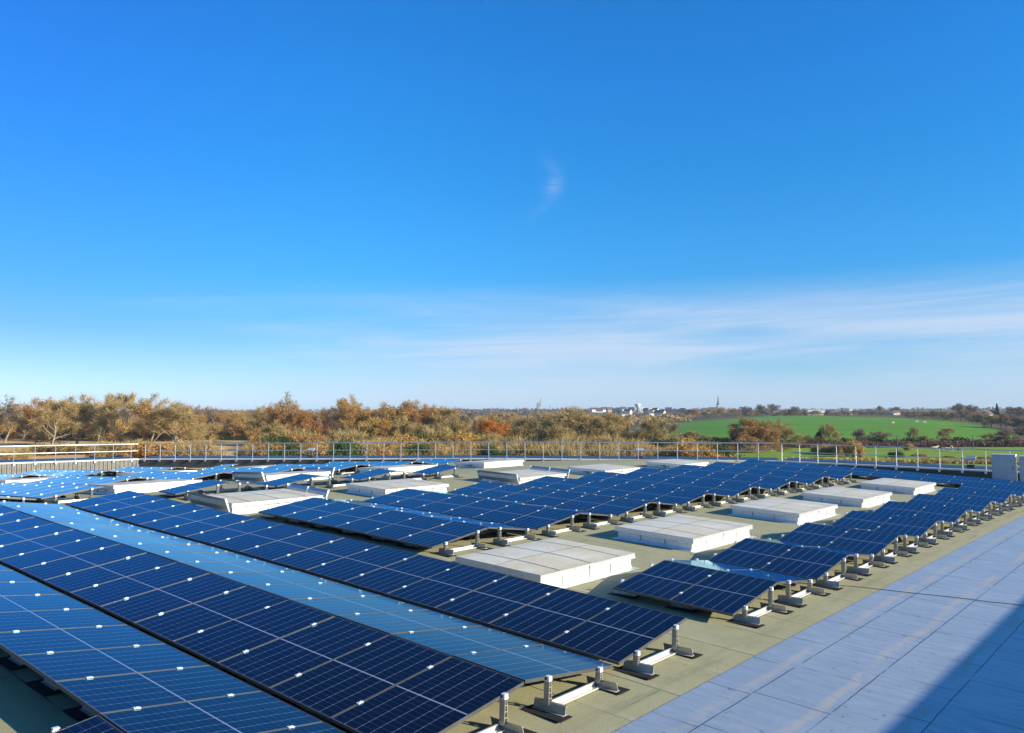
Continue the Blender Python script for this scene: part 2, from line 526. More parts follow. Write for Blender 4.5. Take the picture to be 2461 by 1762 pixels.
def parapet(a, b, mw, name, ribs=False):
    d = Vector((b[0] - a[0], b[1] - a[1], 0)); L = d.length; d.normalize()
    out = Vector((-d.y, d.x, 0))                      # outward, left of travel
    n = max(int(L / 2), 1)
    mb = MB()
    pts = wall_pts(a, b, n)
    for (p, q_) in zip(pts, pts[1:]):
        zp, zq = top_z(*p), top_z(*q_)
        rp, rq = roof_z(*p) - .05, roof_z(*q_) - .05
        P, Q = Vector((*p, 0)), Vector((*q_, 0))
        T = .18
        vs = [P + Vector((0, 0, rp)), Q + Vector((0, 0, rq)), Q + Vector((0, 0, zq)), P + Vector((0, 0, zp)),
              P + out * T + Vector((0, 0, GROUND)), Q + out * T + Vector((0, 0, GROUND)), Q + out * T + Vector((0, 0, zq)), P + out * T + Vector((0, 0, zp))]
        mb.add(vs, [(0, 3, 2, 1), (4, 5, 6, 7), (3, 7, 6, 2)])
    if ribs:
        k = int(L / .26)
        for i in range(k):
            p = Vector((*a, 0)) + d * (L * (i + .5) / k)
            z0, z1 = roof_z(p.x, p.y), top_z(p.x, p.y) - .07
            h1, h2, dep = .085, .050, .045
            q0 = [p - d * h1, p - d * h2 - out * dep, p + d * h2 - out * dep, p + d * h1]
            vs = [c_ + Vector((0, 0, z0)) for c_ in q0] + [c_ + Vector((0, 0, z1)) for c_ in q0]
            mb.add(vs, [(0, 1, 5, 4), (1, 2, 6, 5), (2, 3, 7, 6), (4, 5, 6, 7)])
    w_ = bpart(mb, name, mw)
    # coping: pale lip towards the roof, then a dark blue metal slope rising outwards
    cp, lp = MB(), MB()
    for (p, q_) in zip(pts, pts[1:]):
        P = Vector((*p, top_z(*p))); Q = Vector((*q_, top_z(*q_)))
        lip = -.05
        prof = [(lip, -.055), (lip, .02), (.22, .025), (.22, -.055)]
        n4 = 4
        vs = [P + out * o_ + Vector((0, 0, h)) for o_, h in prof] + [Q + out * o_ + Vector((0, 0, h)) for o_, h in prof]
        lp.add(vs, [(i, (i + 1) % n4, n4 + (i + 1) % n4, n4 + i) for i in range(n4)] + [(3, 2, 1, 0), (4, 5, 6, 7)])
        prof = [(.222, -.05), (.222, .05), (1.35, .125), (1.35, -.12)]
        vs = [P + out * o_ + Vector((0, 0, h)) for o_, h in prof] + [Q + out * o_ + Vector((0, 0, h)) for o_, h in prof]
        cp.add(vs, [(i, (i + 1) % n4, n4 + (i + 1) % n4, n4 + i) for i in range(n4)] + [(3, 2, 1, 0), (4, 5, 6, 7)])
    bpart(lp, 'coping_lip', MAT['coping_lip'], w_)
    bpart(cp, 'coping', MAT['coping_metal'], w_)
    return d, out


parapet(WR, (6.5, 44.0), MAT['dark_cladding'], 'parapet')
parapet(WL, WR, MAT['dark_cladding'], 'parapet')
parapet((-54.0, -11.9), WL, MAT['light_cladding'], 'ribbed_parapet', True)


# guard rails ----------------------------------------------------------
def guard_rail(a, b, step, label, off0=.5):
    d = Vector((b[0] - a[0], b[1] - a[1], 0)); L = d.length; d.normalize()
    out = Vector((-d.y, d.x, 0))
    base = Vector((a[0], a[1], top_z(*a)))
    root = thing('guard_rail', label, 'railing', base, 'guard rails along the roof edge')
    H = .99
    n = int((L - off0) / step) + 1
    proto = None
    for i in range(n):
        s = off0 + i * step
        p = Vector((a[0], a[1], 0)) + d * s
        p.z = top_z(p.x, p.y)
        ang = math.atan2(d.y, d.x)
        M = Matrix.Translation(p - base) @ Matrix.Rotation(ang, 4, 'Z')
        if proto is None:
            mb = MB()
            mb.tube([(0, -.035, -.10), (0, -.035, H)], .024, 8)
            mb.box(-.055, .055, -.12, -.062, -.16, .0)
            mb.box(-.05, .05, -.16, -.121, -.13, -.03)
            proto = mb.mesh('post', MAT['rail_metal'])
        link('post', proto, root, M=M)
    for nm, h, r in (('top_rail', H, .027), ('mid_rail', H * .54, .021)):
        mb = MB()
        k = max(int(L / 4), 1)
        pts = []
        for i in range(k + 1):
            p = Vector((a[0], a[1], 0)) + d * (L * i / k)
            pts.append(p - out * .035 + Vector((0, 0, top_z(p.x, p.y) + h)) - base)
        mb.tube(pts, r, 8, cap=False)
        mb.build(nm, MAT['rail_metal'], root, smooth=True)
    return root


guard_rail((-54.0, -8), (-54.0, 24.1), 1.15, 'bright sunlit guard rail on the ribbed pale parapet at the left edge', .6)
guard_rail((-53.8, 24.31), (-18.7, 43.89), 1.115, 'long grey guard rail on the dark parapet in front of the autumn trees', .25)
guard_rail((-18.4, 44.0), (4.0, 44.0), 1.0, 'grey guard rail in front of the green fields, running behind the two cabinets', .05)

# ------------------------------------------------------------------ solar rows
PITCH_X = 1.058
RUN = 1.61
LOW, HIGH = .18, .40
TILT = math.atan2(HIGH - LOW, RUN)
RY = {-2: 3.08, -1: 6.41, 0: 9.77, 1: 12.76, 2: 16.08, 3: 19.39, 4: 22.69, 5: 25.94, 6: 29.2, 7: 32.5, 8: 35.8, 9: 39.2}

mb = MB()
hw, yl = PW / 2, PL
mb.add([(-hw + .008, .008, -.002), (hw - .008, .008, -.002), (hw - .008, yl - .008, -.002), (-hw + .008, yl - .008, -.002)], [(0, 1, 2, 3)], 0)
mb.add([(-hw + .008, .008, -.008), (hw - .008, .008, -.008), (hw - .008, yl - .008, -.008), (-hw + .008, yl - .008, -.008)], [(3, 2, 1, 0)], 1)
mb.box(-.06, .06, yl / 2 - .05, yl / 2 + .05, -.03, -.009, 1)
ME_PANEL = mb.mesh('solar_panel', [MAT['solar_glass'], MAT['panel_back']])
mb = MB()
for (x0, x1, y0, y1) in ((-hw, hw, 0, .0080), (-hw, hw, yl - .0080, yl), (-hw, -hw + .0080, .0081, yl - .0081), (hw - .0080, hw, .0081, yl - .0081)):
    mb.box(x0, x1, y0, y1, -.035, -.0008, 1)
    mb.box(x0, x1, y0, y1, -.0006, .001, 0)
ME_FRAME = mb.mesh('panel_frame', [MAT['anodised_frame'], MAT['frame_side_shaded']])
mb = MB()
mb.box(-.019, .019, -.032, .032, .0015, .009)
mb.box(-.006, .006, -.03, .03, -.03, .0014)
mb.tube([(0, 0, .009), (0, 0, .014)], .008, 6)
ME_CLAMP = mb.mesh('clamp', MAT['clamp_metal'])


def glass_h(y, facing):
    a = y / RUN
    return LOW + (HIGH - LOW) * (a if facing > 0 else 1 - a)


def stand_meshes(facing):
    """meshes of one support: origin on the roof below the row's near edge"""
    out = {}
    ya, yb = .22 * RUN, .80 * RUN
    mb = MB()                                          # rail joining the two feet
    mb.box(-.045, .045, ya + .02, yb - .02, .016, .022)
    mb.box(-.045, -.040, ya + .02, yb - .02, .0221, .075)
    mb.box(-.0399, -.025, ya + .02, yb - .02, .070, .075)
    mb.box(.040, .045, ya + .02, yb - .02, .0221, .036)
    out['base_rail'] = [mb]
    posts, caps, feet, pads = [], [], [], []
    for y, s in ((ya, -1), (yb, 1)):
        top = glass_h(y, facing) - .037
        mb = MB()                                      # hollow extrusion with rungs, cut 7 cm long
        w0, w1 = .030, .015
        for q in (-1, 1):
            prof = [(y + q * w0, .07), (y + q * w1, top), (y + q * (w1 - .004), top), (y + q * (w0 - .004), .07)]
            mb.prism(prof, -.03, .04)
        k = 4
        for i in range(k + 1):
            zz = .075 + (top - .08) * i / k
            ww = w0 + (w1 - w0) * (zz - .07) / (top - .07) - .0045
            mb.box(-.0295, .0395, y - ww, y + ww, zz, zz + .004)
        posts.append(mb)
        mb = MB()
        mb.box(-.032, .046, y - .028, y + .028, top + .0005, top + .012)
        mb.box(.021, .045, y - .026, y + .026, top + .0125, top + .052)
        mb.box(-.004, .0205, y - .026, y + .026, top + .0415, top + .052)
        caps.append(mb)
        mb = MB()                                      # slanted plate on a flange
        prof = [(y + s * .058, .012), (y + s * .058, .016), (y + s * .026, .018), (y + s * .006, .100), (y - s * .010, .110), (y - s * .012, .105), (y + s * .001, .097), (y + s * .020, .018), (y - s * .03, .017), (y - s * .03, .012)]
        mb.prism(prof, -.17, .25)
        feet.append(mb)
        mb = MB()
        c_ = y + s * .075
        mb.prism([(c_ - .105, .001), (c_ + .105, .001), (c_ + .103, .010), (c_ - .103, .010)], -.30, .31)
        pads.append(mb)
    out['post'], out['end_clamp'], out['foot'], out['rubber_pad'] = posts, caps, feet, pads
    return out


STAND = {}
for fc in (1, -1):
    sm = stand_meshes(fc)
    mats = {'base_rail': MAT['bright_aluminium'], 'post': MAT['stand_aluminium'], 'end_clamp': MAT['clamp_metal'], 'foot': MAT['stand_aluminium'], 'rubber_pad': MAT['rubber_pad']}
    STAND[fc] = {k: [mb.mesh(k, mats[k]) for mb in l] for k, l in sm.items()}
    allm = MB()
    order = ['base_rail', 'post', 'foot', 'rubber_pad']
    for mi, k in enumerate(order):
        for mb in stand_meshes(fc)[k]:
            allm.add(mb.v, mb.f, mi)
    STAND[fc]['whole'] = allm.mesh('support_stand', [mats[k] for k in order])

ORD = ['first', 'second', 'third', 'fourth', 'fifth', 'sixth', 'seventh', 'eighth', 'ninth', 'tenth']
N_ROWS = 0


def solar_row(x_right, n, yr, facing, label, group):
    """facing +1: low edge towards the photographer; -1: the far slope of the ridge. yr = ridge line"""
    global N_ROWS
    N_ROWS += 1
    y_near = yr - .012 - RUN if facing > 0 else yr + .012
    base = Vector((x_right, y_near, roof_z(x_right, y_near)))
    root = thing('solar_row', label, 'solar panels', base, group)
    rnd = random.Random(N_ROWS)
    ct, st = math.cos(TILT), math.sin(TILT)
    for i in range(n):
        xc = x_right - PITCH_X * i - PW / 2
        ym = y_near + RUN / 2
        za, zb = roof_z(xc - PW / 2, ym), roof_z(xc + PW / 2, ym)
        s = (zb - za) / PW + rnd.uniform(-.002, .002)
        X = Vector((1, 0, s)).normalized() * facing
        tl = rnd.uniform(-.0025, .0025)
        Yv = Vector((0, math.cos(TILT + tl) * facing, math.sin(TILT + tl)))
        Yv = (Yv - X * Yv.dot(X)).normalized()
        Z = X.cross(Yv)
        o = Vector((xc, y_near if facing > 0 else y_near + RUN, (za + zb) / 2 + LOW)) - base
        M = Matrix(((X.x, Yv.x, Z.x, o.x), (X.y, Yv.y, Z.y, o.y), (X.z, Yv.z, Z.z, o.z), (0, 0, 0, 1)))
        pn = link('solar_panel', ME_PANEL, root, M=M)
        link('panel_frame', ME_FRAME, pn)
        if (facing > 0 and i > 0) or (facing < 0 and i < n - 1):
            for f in (.22, .80):
                link('clamp', ME_CLAMP, pn, (PW / 2 + .0075, f * PL, 0))
    if facing > 0 and n > 1:
        mb = MB()
        pts = []
        for i in range(n * 8 + 1):
            xx = x_right - .2 - (PITCH_X * n - .4) * i / (n * 8)
            sag = math.sin(i / 8 * math.pi) ** 2 * rnd.uniform(.05, .11)
            pts.append(Vector((xx, y_near + .16 + .04 * math.sin(i * 1.7), roof_z(xx, y_near) + .15 - sag)) - base)
        mb.tube(pts, .007, 5)
        mb.build('cable', MAT['black_cable'], root)
    for i in range(n + 1):
        xs_ = x_right - PITCH_X * i + (.010 if 0 < i < n else (.012 if i == 0 else -.0))
        if i == n: xs_ = x_right - PITCH_X * n + .02 - .028
        loc = Vector((xs_, y_near, roof_z(xs_, y_near + RUN / 2))) - base
        if i in (0, n):
            st_ = link('support_stand', STAND[facing]['base_rail'][0], root, loc)
            if i == n: st_.rotation_euler = (0, 0, 0)
            for k in ('post', 'end_clamp', 'foot', 'rubber_pad'):
                for me in STAND[facing][k]:
                    c_ = link(k, me, st_)
                    if i == n and k == 'end_clamp': c_.scale = (-1, 1, 1)
        else:
            link('support_stand', STAND[facing]['whole'], root, loc)
    return root


GL = 'long solar rows of the front block'
XL = -5.44
solar_row(XL, 16, RY[0], 1, 'long dark navy solar row just in front of the nearest cream skylight', GL)
solar_row(XL, 16, RY[-1], -1, 'long pale blue sky reflecting solar row between two dark rows of the front block', GL)
solar_row(XL, 16, RY[-1], 1, 'long near black solar row across the bottom middle, below the pale blue row', GL)
solar_row(XL, 16, RY[-2], -1, 'long mid blue solar row in the lower left corner, raised edge over dark shadowed roof', GL)
solar_row(XL, 2, RY[-2], 1, 'dark corner of a solar row cut off by the bottom edge at lower left', GL)

GR = 'two panel wide solar rows beside the pale walkway strip'
for k in range(1, 9):
    o1 = ORD[k - 1]
    solar_row(XL, 2, RY[k], 1, f'two panel navy row facing the camera, {o1} from the front by the walkway strip', GR)
    solar_row(XL, 2, RY[k], -1, f'thin two panel row sloping away behind the {o1} navy row by the walkway strip', GR)
GM = 'six panel wide solar rows between two skylight columns'
XM = -11.84
for k in range(1, 9):
    o1 = ORD[k - 1]
    solar_row(XM, 6, RY[k], 1, f'six panel navy row facing the camera, {o1} from the front in the middle block', GM)
    if k < 8:
        solar_row(XM, 6, RY[k], -1, f'thin six panel row sloping away behind the {o1} navy row of the middle block', GM)
solar_row(XL, 12, RY[9], 1, 'far navy row under the right guard rail with rail posts mirrored in it', 'far solar row along the right parapet')
GS = 'single solar panels between the left skylights'
for k in range(1, 5):
    o1 = ORD[k - 1]
    solar_row(-22.5, 1, RY[k], 1, f'single blue panel on stands between skylights, {o1} from the front of its column', GS)
    if k < 4:
        solar_row(-22.5, 1, RY[k], -1, f'single panel sloping away seen edge on behind the {o1} single blue panel', GS)
GK = 'sky blue solar rows of the far left blocks'
solar_row(-24.0, 7, RY[-1], -1, 'solar row sloping away at the left edge with its dark underside showing', GK)
solar_row(-24.0, 7, RY[0], 1, 'large sky blue solar row at the left edge, nearest of the far left block', GK)
for k in range(1, 7):
    nn = 6 if k < 6 else 3
    o1 = ORD[k - 1]
    solar_row(-28.65, nn, RY[k], 1, f'sky blue row with dark open end, {o1} behind the left edge row', GK)
    if k < 6:
        solar_row(-28.65, nn, RY[k], -1, f'row sloping away behind the {o1} open ended sky blue row at left', GK)
for k, nn in ((1, 8), (2, 8), (3, 5), (4, 1)):
    o1 = ORD[k - 1]
    solar_row(-39.0, nn, RY[k], 1, f'pale row mirroring the ribbed wall at its foot, {o1} from the front there', GK)
    if k < 4:
        solar_row(-39.0, nn, RY[k], -1, f'row sloping away behind the {o1} pale row at the ribbed wall foot', GK)

# ------------------------------------------------------------------ skylights
def skylight(x0, x1, y0, y1, label, vent=False, opener=False, group='flat translucent skylights on the roof'):
    """x0..x1, y0..y1 = outline of the lid"""
    xc, yc = (x0 + x1) / 2, (y0 + y1) / 2
    zc = min(roof_z(x, y) for x in (x0, x1) for y in (y0, y1))
    root = thing('skylight', label, 'skylight', (xc, yc, zc), group)
    a, b = (x1 - x0) / 2, (y1 - y0) / 2
    sl = (roof_z(x1, yc) - roof_z(x0, yc)) / (x1 - x0)
    T = Matrix.Rotation(-math.atan(sl), 4, 'Y')
    dz = roof_z(xc, yc) - zc
    T = Matrix.Translation((0, 0, dz)) @ T
    ov = .055
    mb = MB()
    A, B = a - ov, b - ov
    h = .235
    mb.box(-A, A, -B, B, .012, h)
    # welded flange round the foot
    mb.add([(-A - .13, -B - .10, .008), (A + .16, -B - .10, .008), (A + .16, B + .10, .008), (-A - .13, B + .10, .008)], [(0, 1, 2, 3)])
    for s in (-1, 1):
        for fx in (-.36, .30):
            mb.box(A * fx - .006, A * fx + .006, s * (B + .002), s * (B + .012), .013, h - .06, 1) if s < 0 else None
        mb.prism([(s * (B + .001), .07), (s * (B + .05), .010), (s * (B + .001), .010)], -A, A)
    for fy in (-.55, .02, .5):
        mb.box(A + .002, A + .010, B * fy - .004, B * fy + .004, .013, h - .05, 1)
    mb.build('kerb', [MAT['kerb_foil'], MAT['lid_joint']], root, M=T)
    mb = MB()                                          # lid frame: deep lip all round
    z0, z1 = h - .045, h + .052
    t_ = .05
    mb.box(-a, a, -b, -b + t_, z0, z1); mb.box(-a, a, b - t_, b, z0, z1)
    mb.box(-a, -a + t_, -b + t_ + .0005, b - t_ - .0005, z0, z1); mb.box(a - t_, a, -b + t_ + .0005, b - t_ - .0005, z0, z1)
    for s in (-1, 1):
        mb.box(-a - .010, a + .010, s * (b + .0005), s * (b + .010), z0, z0 + .02)
    mb.box(a + .0005, a + .010, -b, b, z0, z0 + .022)
    fr = mb.build('lid_frame', MAT['bright_aluminium'], root, M=T)
    mb = MB(); mb.box(a + .0105, a + .03, -.06, .06, z0 + .01, z0 + .075)
    mb.build('latch', MAT['clamp_metal'], fr)
    mb = MB()
    zt = z1 + .004
    nx_, ny_ = 8, 10
    vs, fs = [], []
    for i in range(nx_ + 1):
        for j in range(ny_ + 1):
            u, v_ = -1 + 2 * i / nx_, -1 + 2 * j / ny_
            vs.append((u * (a - .004), v_ * (b - .004), zt + .028 * (1 - u * u) * (1 - v_ ** 4)))
    for i in range(nx_):
        for j in range(ny_):
            p = i * (ny_ + 1) + j
            fs.append((p, p + ny_ + 1, p + ny_ + 2, p + 1))
    mb.add(vs, fs)
    lid = mb.build('lid', MAT['lid_plastic'], root, M=T, smooth=True)
    mb = MB()
    for v_ in (-.63, 0, .63):
        for i in range(nx_):
            u0, u1 = -1 + 2 * i / nx_, -1 + 2 * (i + 1) / nx_
            f0, f1 = [zt + .028 * (1 - u * u) * (1 - v_ ** 4) + .006 for u in (u0, u1)]
            mb.add([(u0 * a * .995, v_ * b - .011, f0), (u1 * a * .995, v_ * b - .011, f1), (u1 * a * .995, v_ * b + .011, f1), (u0 * a * .995, v_ * b + .011, f0)], [(0, 1, 2, 3)])
    for j in range(ny_):
        v0, v1 = -1 + 2 * j / ny_, -1 + 2 * (j + 1) / ny_
        f0, f1 = [zt + .028 * (1 - v_ ** 4) + .0065 for v_ in (v0, v1)]
        mb.add([(-.009, v0 * b * .996, f0), (.009, v0 * b * .996, f0), (.009, v1 * b * .996, f1), (-.009, v1 * b * .996, f1)], [(0, 1, 2, 3)])
    mb.build('lid_joint', MAT['lid_joint'], lid)
    if vent:
        for s in (-1, 1):
            y_ = s * (b + .10)
            mb = MB()
            prof = [(y_ - s * .04, .10), (y_ - s * .034, .10), (y_ + s * .03, .22), (y_ + s * .035, .34), (y_ + s * .10, .42), (y_ + s * .094, .425), (y_ + s * .028, .345), (y_ + s * .023, .223)]
            if s > 0:
                mb.prism(prof, -a, -.02); mb.prism(prof, .02, a)
            else:
                mb.prism(prof, -a, a)
            wd = mb.build('wind_deflector', MAT['grey_flashing'], root, M=T)
            mb = MB()
            xs_ = (-a - .012, a + .001) if s < 0 else (-a - .012, -.006, a + .001)
            for xe in xs_:
                mb.prism([(y_ - s * .055, .08), (y_ - s * .02, .08), (y_ + s * .115, .43), (y_ + s * .055, .43)], xe, xe + .011)
            mb.build('end_plate', MAT['bright_aluminium'], wd)
            mb = MB()
            for xe in (-a * .7, a * .7):
                mb.tube([(xe, y_ - s * .1, .13), (xe, y_, .15)], .012, 6)
            mb.build('bracket', MAT['stand_aluminium'], wd)
    if vent or opener:
        mb = MB()
        mb.box(-.16, .16, -b - .05, -b - .011, .125, .15)
        mb.tube([(-.12, -b - .04, .14), (.0, -b - .09, .17), (.14, -b - .04, .13)], .012, 6)
        mb.box(-.03, .03, -b - .075, -b - .055, .14, .20, 1)
        mb.box(.1, .112, -b + .03, -b + .054, .02, .14)
        mb.build('opener', [MAT['dark_cladding'], MAT['clamp_metal']], root, M=T)
    return root


X1a, X1b = -10.55, -8.55
skylight(X1a, X1b, 10.50, 13.38, 'nearest cream skylight right behind the long dark solar row')
skylight(X1a, X1b, 15.68, 18.62, 'cream skylight second from the front in the right column, foil kerb blue in shade')
skylight(X1a, X1b, 21.52, 24.45, 'cream skylight third from the front in the right column')
skylight(X1a, X1b, 26.75, 29.78, 'cream skylight fourth from the front in the right column')
skylight(X1a, X1b, 32.6, 35.6, 'whitest skylight at the far end of the right column by the far navy row')
X2a, X2b = -21.05, -19.1
skylight(X2a, X2b, 10.95, 13.75, 'large skylight with wind deflector plates at both ends behind the front block', True)
skylight(X2a, X2b, 16.02, 18.72, 'low cream skylight beside two single panels, in front of the second six panel row')
skylight(X2a, X2b, 22.3, 25.1, 'skylight with a tilted wind deflector facing the camera in the middle of the roof', True)
skylight(X2a, X2b, 27.72, 30.4, 'white topped skylight with a black opener, behind the one with deflectors mid roof', False, True)
skylight(X2a, X2b, 34.0, 36.75, 'white topped skylight with opener below the far guard rail, farthest of the middle column', False, True)
X3a, X3b = -27.9, -25.9
skylight(X3a, X3b, 10.85, 13.75, 'bright white skylight side at left between the sky blue row and first single panel')
skylight(X3a, X3b, 16.2, 19.0, 'white sided skylight with deflectors at left centre behind the second single panel', True)
skylight(X3a, X3b, 21.9, 24.7, 'white sided skylight behind the third and fourth single panels')
skylight(X3a, X3b, 27.7, 30.6, 'white skylight with grey front and opener at centre, close to the dark parapet', False, True)
for yy_, la in ((10.9, 'front'), (16.0, 'second'), (21.5, 'third')):
    skylight(-37.9, -35.9, yy_, yy_ + 2.8, f'white skylight glimpsed through the open ends of the sky blue rows, {la} one')

# ------------------------------------------------------------------ cabinets, lights, cable
for xx, la in ((-7.78, 'left of the two tall blue grey cabinets by the right guard rail'), (-6.70, 'right tall blue grey cabinet cut by the picture edge')):
    zb = roof_z(xx, 42.2)
    t_ = thing('cabinet', la, 'cabinet', (xx, 42.2, zb), 'cabinets by the right parapet')
    mb = MB(); mb.box(0, .92, 0, .34, .06, 1.30)
    bd = mb.build('body', MAT['cabinet_grey'], t_)
    mb = MB(); mb.box(.03, .89, -.014, -.0005, .10, 1.27); mb.build('front_door', MAT['cabinet_grey'], t_)
    mb = MB(); mb.box(.9205, .932, .02, .32, .08, 1.28); mb.build('sunlit_side', MAT['cabinet_sunlit'], t_)  # sunlit side of the grey cabinet, its brightness put in as white colour
    mb = MB(); mb.box(-.02, .95, -.03, .37, 1.301, 1.33); mb.build('top', MAT['cabinet_sunlit'], t_)
    mb = MB(); mb.box(.05, .13, .02, .32, .0, .059); mb.box(.79, .87, .02, .32, .0, .059); mb.build('foot', MAT['stand_aluminium'], t_)
    mb = MB(); mb.tube([(.83, -.03, .66), (.83, -.03, .80)], .011, 6); mb.box(.822, .838, -.03, -.0145, .66, .675); mb.box(.822, .838, -.03, -.0145, .785, .80); mb.build('handle', MAT['black_cable'], t_)


def edge_lamp(px, wall, label):
    t0 = (px - CX) / F_PX
    # intersect the view line with the wall line to find the place on the coping
    best = None
    (ax, ay), (bx, by) = wall
    for i in range(2001):
        s = i / 2000
        X_, Y_ = ax + (bx - ax) * s, ay + (by - ay) * s
        r = X_ * math.cos(YAW) + Y_ * math.sin(YAW); f = -X_ * math.sin(YAW) + Y_ * math.cos(YAW)
        e = abs(r / f - t0)
        if best is None or e < best[0]: best = (e, X_, Y_)
    _, X_, Y_ = best
    d = Vector((bx - ax, by - ay, 0)).normalized()
    out = Vector((-d.y, d.x, 0))
    p = Vector((X_, Y_, top_z(X_, Y_) + .12)) + out * .8
    t_ = thing('floodlight', label, 'floodlight', p, 'floodlights on the parapet coping', math.atan2(d.y, d.x))
    t_.scale = (.8, .8, .9)
    mb = MB(); mb.box(-.22, .22, -.12, .12, -.04, .09); mb.build('base', MAT['dark_cladding'], t_)
    mb = MB(); mb.tube([(-.15, 0, .09), (-.15, .0, .42)], .018, 6); mb.tube([(.15, 0, .09), (.15, .0, .42)], .018, 6); mb.build('bracket', MAT['rail_metal'], t_)
    mb = MB(); mb.box(-.26, .26, -.02, .03, -.16, .16); mb.box(-.27, .27, .0305, .07, -.17, .17)
    mb.build('lamp_head', MAT['cabinet_grey'], t_, M=Matrix.Translation((0, 0, .47)) @ Matrix.Rotation(R_(-58), 4, 'X'))
    return t_


edge_lamp(735, (WL, WR), 'small floodlight on the far dark coping in front of golden trees')
edge_lamp(1534, (WL, WR), 'small floodlight on the far coping left of the green hill')
edge_lamp(2318, (WR, (6.5, 44)), 'small tilted floodlight on the right coping near the cabinets')

mb = MB()
pts = []
for i in range(25):
    s = i / 24
    X_ = -5.25 + s * 8.9; Y_ = 15.02 + s * 3.6 + .03 * math.sin(s * 17) + .02 * math.sin(s * 41)
    pts.append((X_, Y_, roof_z(X_, Y_) + .016))
mb.tube(pts, .0055, 6)
tag(mb.build('cable', MAT['black_cable']), 'thin dark cable lying straight across the pale walkway strip', 'cable')

# ------------------------------------------------------------------ land
def sstep(a, b, x):
    t_ = min(max((x - a) / (b - a), 0), 1)
    return t_ * t_ * (3 - 2 * t_)


def lerp_pts(pts, x):
    if x <= pts[0][0]: return pts[0][1]
    for (a, va), (b, vb) in zip(pts, pts[1:]):
        if x <= b:
            t_ = (x - a) / (b - a)
            t_ = t_ * t_ * (3 - 2 * t_)
            return va + (vb - va) * t_
    return pts[-1][1]


def land(X, Y):
    """height of the land"""
    r = X * math.cos(YAW) + Y * math.sin(YAW)
    f = -X * math.sin(YAW) + Y * math.cos(YAW)
    dist = math.hypot(r, f)
    px = CX + F_PX * math.tan(max(min(math.atan2(r, f), 1.3), -1.3)) if f > 0 else (9999 if r > 0 else -9999)
    left = lerp_pts([(0, -11), (550, -11), (1150, -5.5), (1500, 0), (1800, 4), (2600, 9), (4500, 16), (6500, 16)], dist)
    right = lerp_pts([(0, -11), (285, -11), (560, -5.4), (860, -2.2), (1300, -1.5), (1700, 4), (2600, 8), (4500, 12), (6500, 12)], dist)
    wgt = sstep(1480, 1800, px)
    crest = 1 - .45 * sstep(2180, 2480, px)
    if dist < 1300: right = -11 + (right + 11) * (crest if px > 2180 else 1)
    return left + (right - left) * wgt


def spot(px, d, up=0.0):
    """point on the land at depth d under the column px of the view from the roof"""
    r = (px - CX) / F_PX * d
    X = r * math.cos(YAW) - d * math.sin(YAW)
    Y = r * math.sin(YAW) + d * math.cos(YAW)
    return Vector((X, Y, land(X, Y) + up))


def depth_for(px, y):
    """depth at which the land is seen at height y of the photograph"""
    y = y + .0027 * (px - CX)
    d = 60.0
    while d < 3000:
        p = spot(px, d)
        if HY - p.z / d * F_PX <= y: return d
        d *= 1.004
    return d


noisy('rough_grass', (.115, .100, .035), (.165, .125, .05), .05, .95, spec=.15, fine=.9)
noisy('crop_green', (.100, .250, .010), (.150, .335, .024), .012, .9, spec=.15, stretch=(1, 3, 1), fine=.35)
noisy('pasture_green', (.200, .310, .018), (.245, .355, .030), .06, .9, spec=.15, fine=.7)
noisy('stubble', (.74, .46, .185), (.80, .52, .22), .03, .95, spec=.1, stretch=(1, 4, 1), fine=.5)
noisy('bare_soil', (.26, .17, .10), (.31, .21, .13), .08, .95, spec=.1, fine=.6)

mb = MB()
rings = [0, 12, 30, 60, 90, 120, 160, 200] + [200 + 25 * i for i in range(1, 53)] + [1600, 1800, 2100, 2600, 3200, 4000, 5000, 6500]
NA = 240
vs, fs = [], []
for rr in rings:
    for k in range(NA):
        a = 2 * math.pi * k / NA
        X, Y = rr * math.sin(a), rr * math.cos(a)
        vs.append((X, Y, land(X, Y)))
for i in range(len(rings) - 1):
    for k in range(NA):
        k2 = (k + 1) % NA
        fs.append((i * NA + k, (i + 1) * NA + k, (i + 1) * NA + k2, i * NA + k2))
mb.add(vs, fs)
tag(mb.build('ground', MAT['rough_grass'], smooth=True), kind='structure')


def field(name, m, px0, px1, near, far, dz, nx=60, ny=24):
    """sheet draped on the land; near/far are lists (px, depth)"""
    mb = MB()
    vs, fs = [], []
    def lin(pts, x):
        if x <= pts[0][0]: return pts[0][1]
        for (a, va), (b, vb) in zip(pts, pts[1:]):
            if x <= b: return va + (vb - va) * (x - a) / (b - a)
        return pts[-1][1]
    for i in range(nx + 1):
        px = px0 + (px1 - px0) * i / nx
        d0, d1 = lin(near, px), lin(far, px)
        for j in range(ny + 1):
            p = spot(px, d0 + (max(d1, d0 + 1) - d0) * j / ny, dz)
            vs.append(p)
    for i in range(nx):
        for j in range(ny):
            p = i * (ny + 1) + j
            fs.append((p, p + ny + 1, p + ny + 2, p + 1))
    mb.add(vs, fs)
    return tag(mb.build(name, MAT[m], smooth=True), kind='structure')


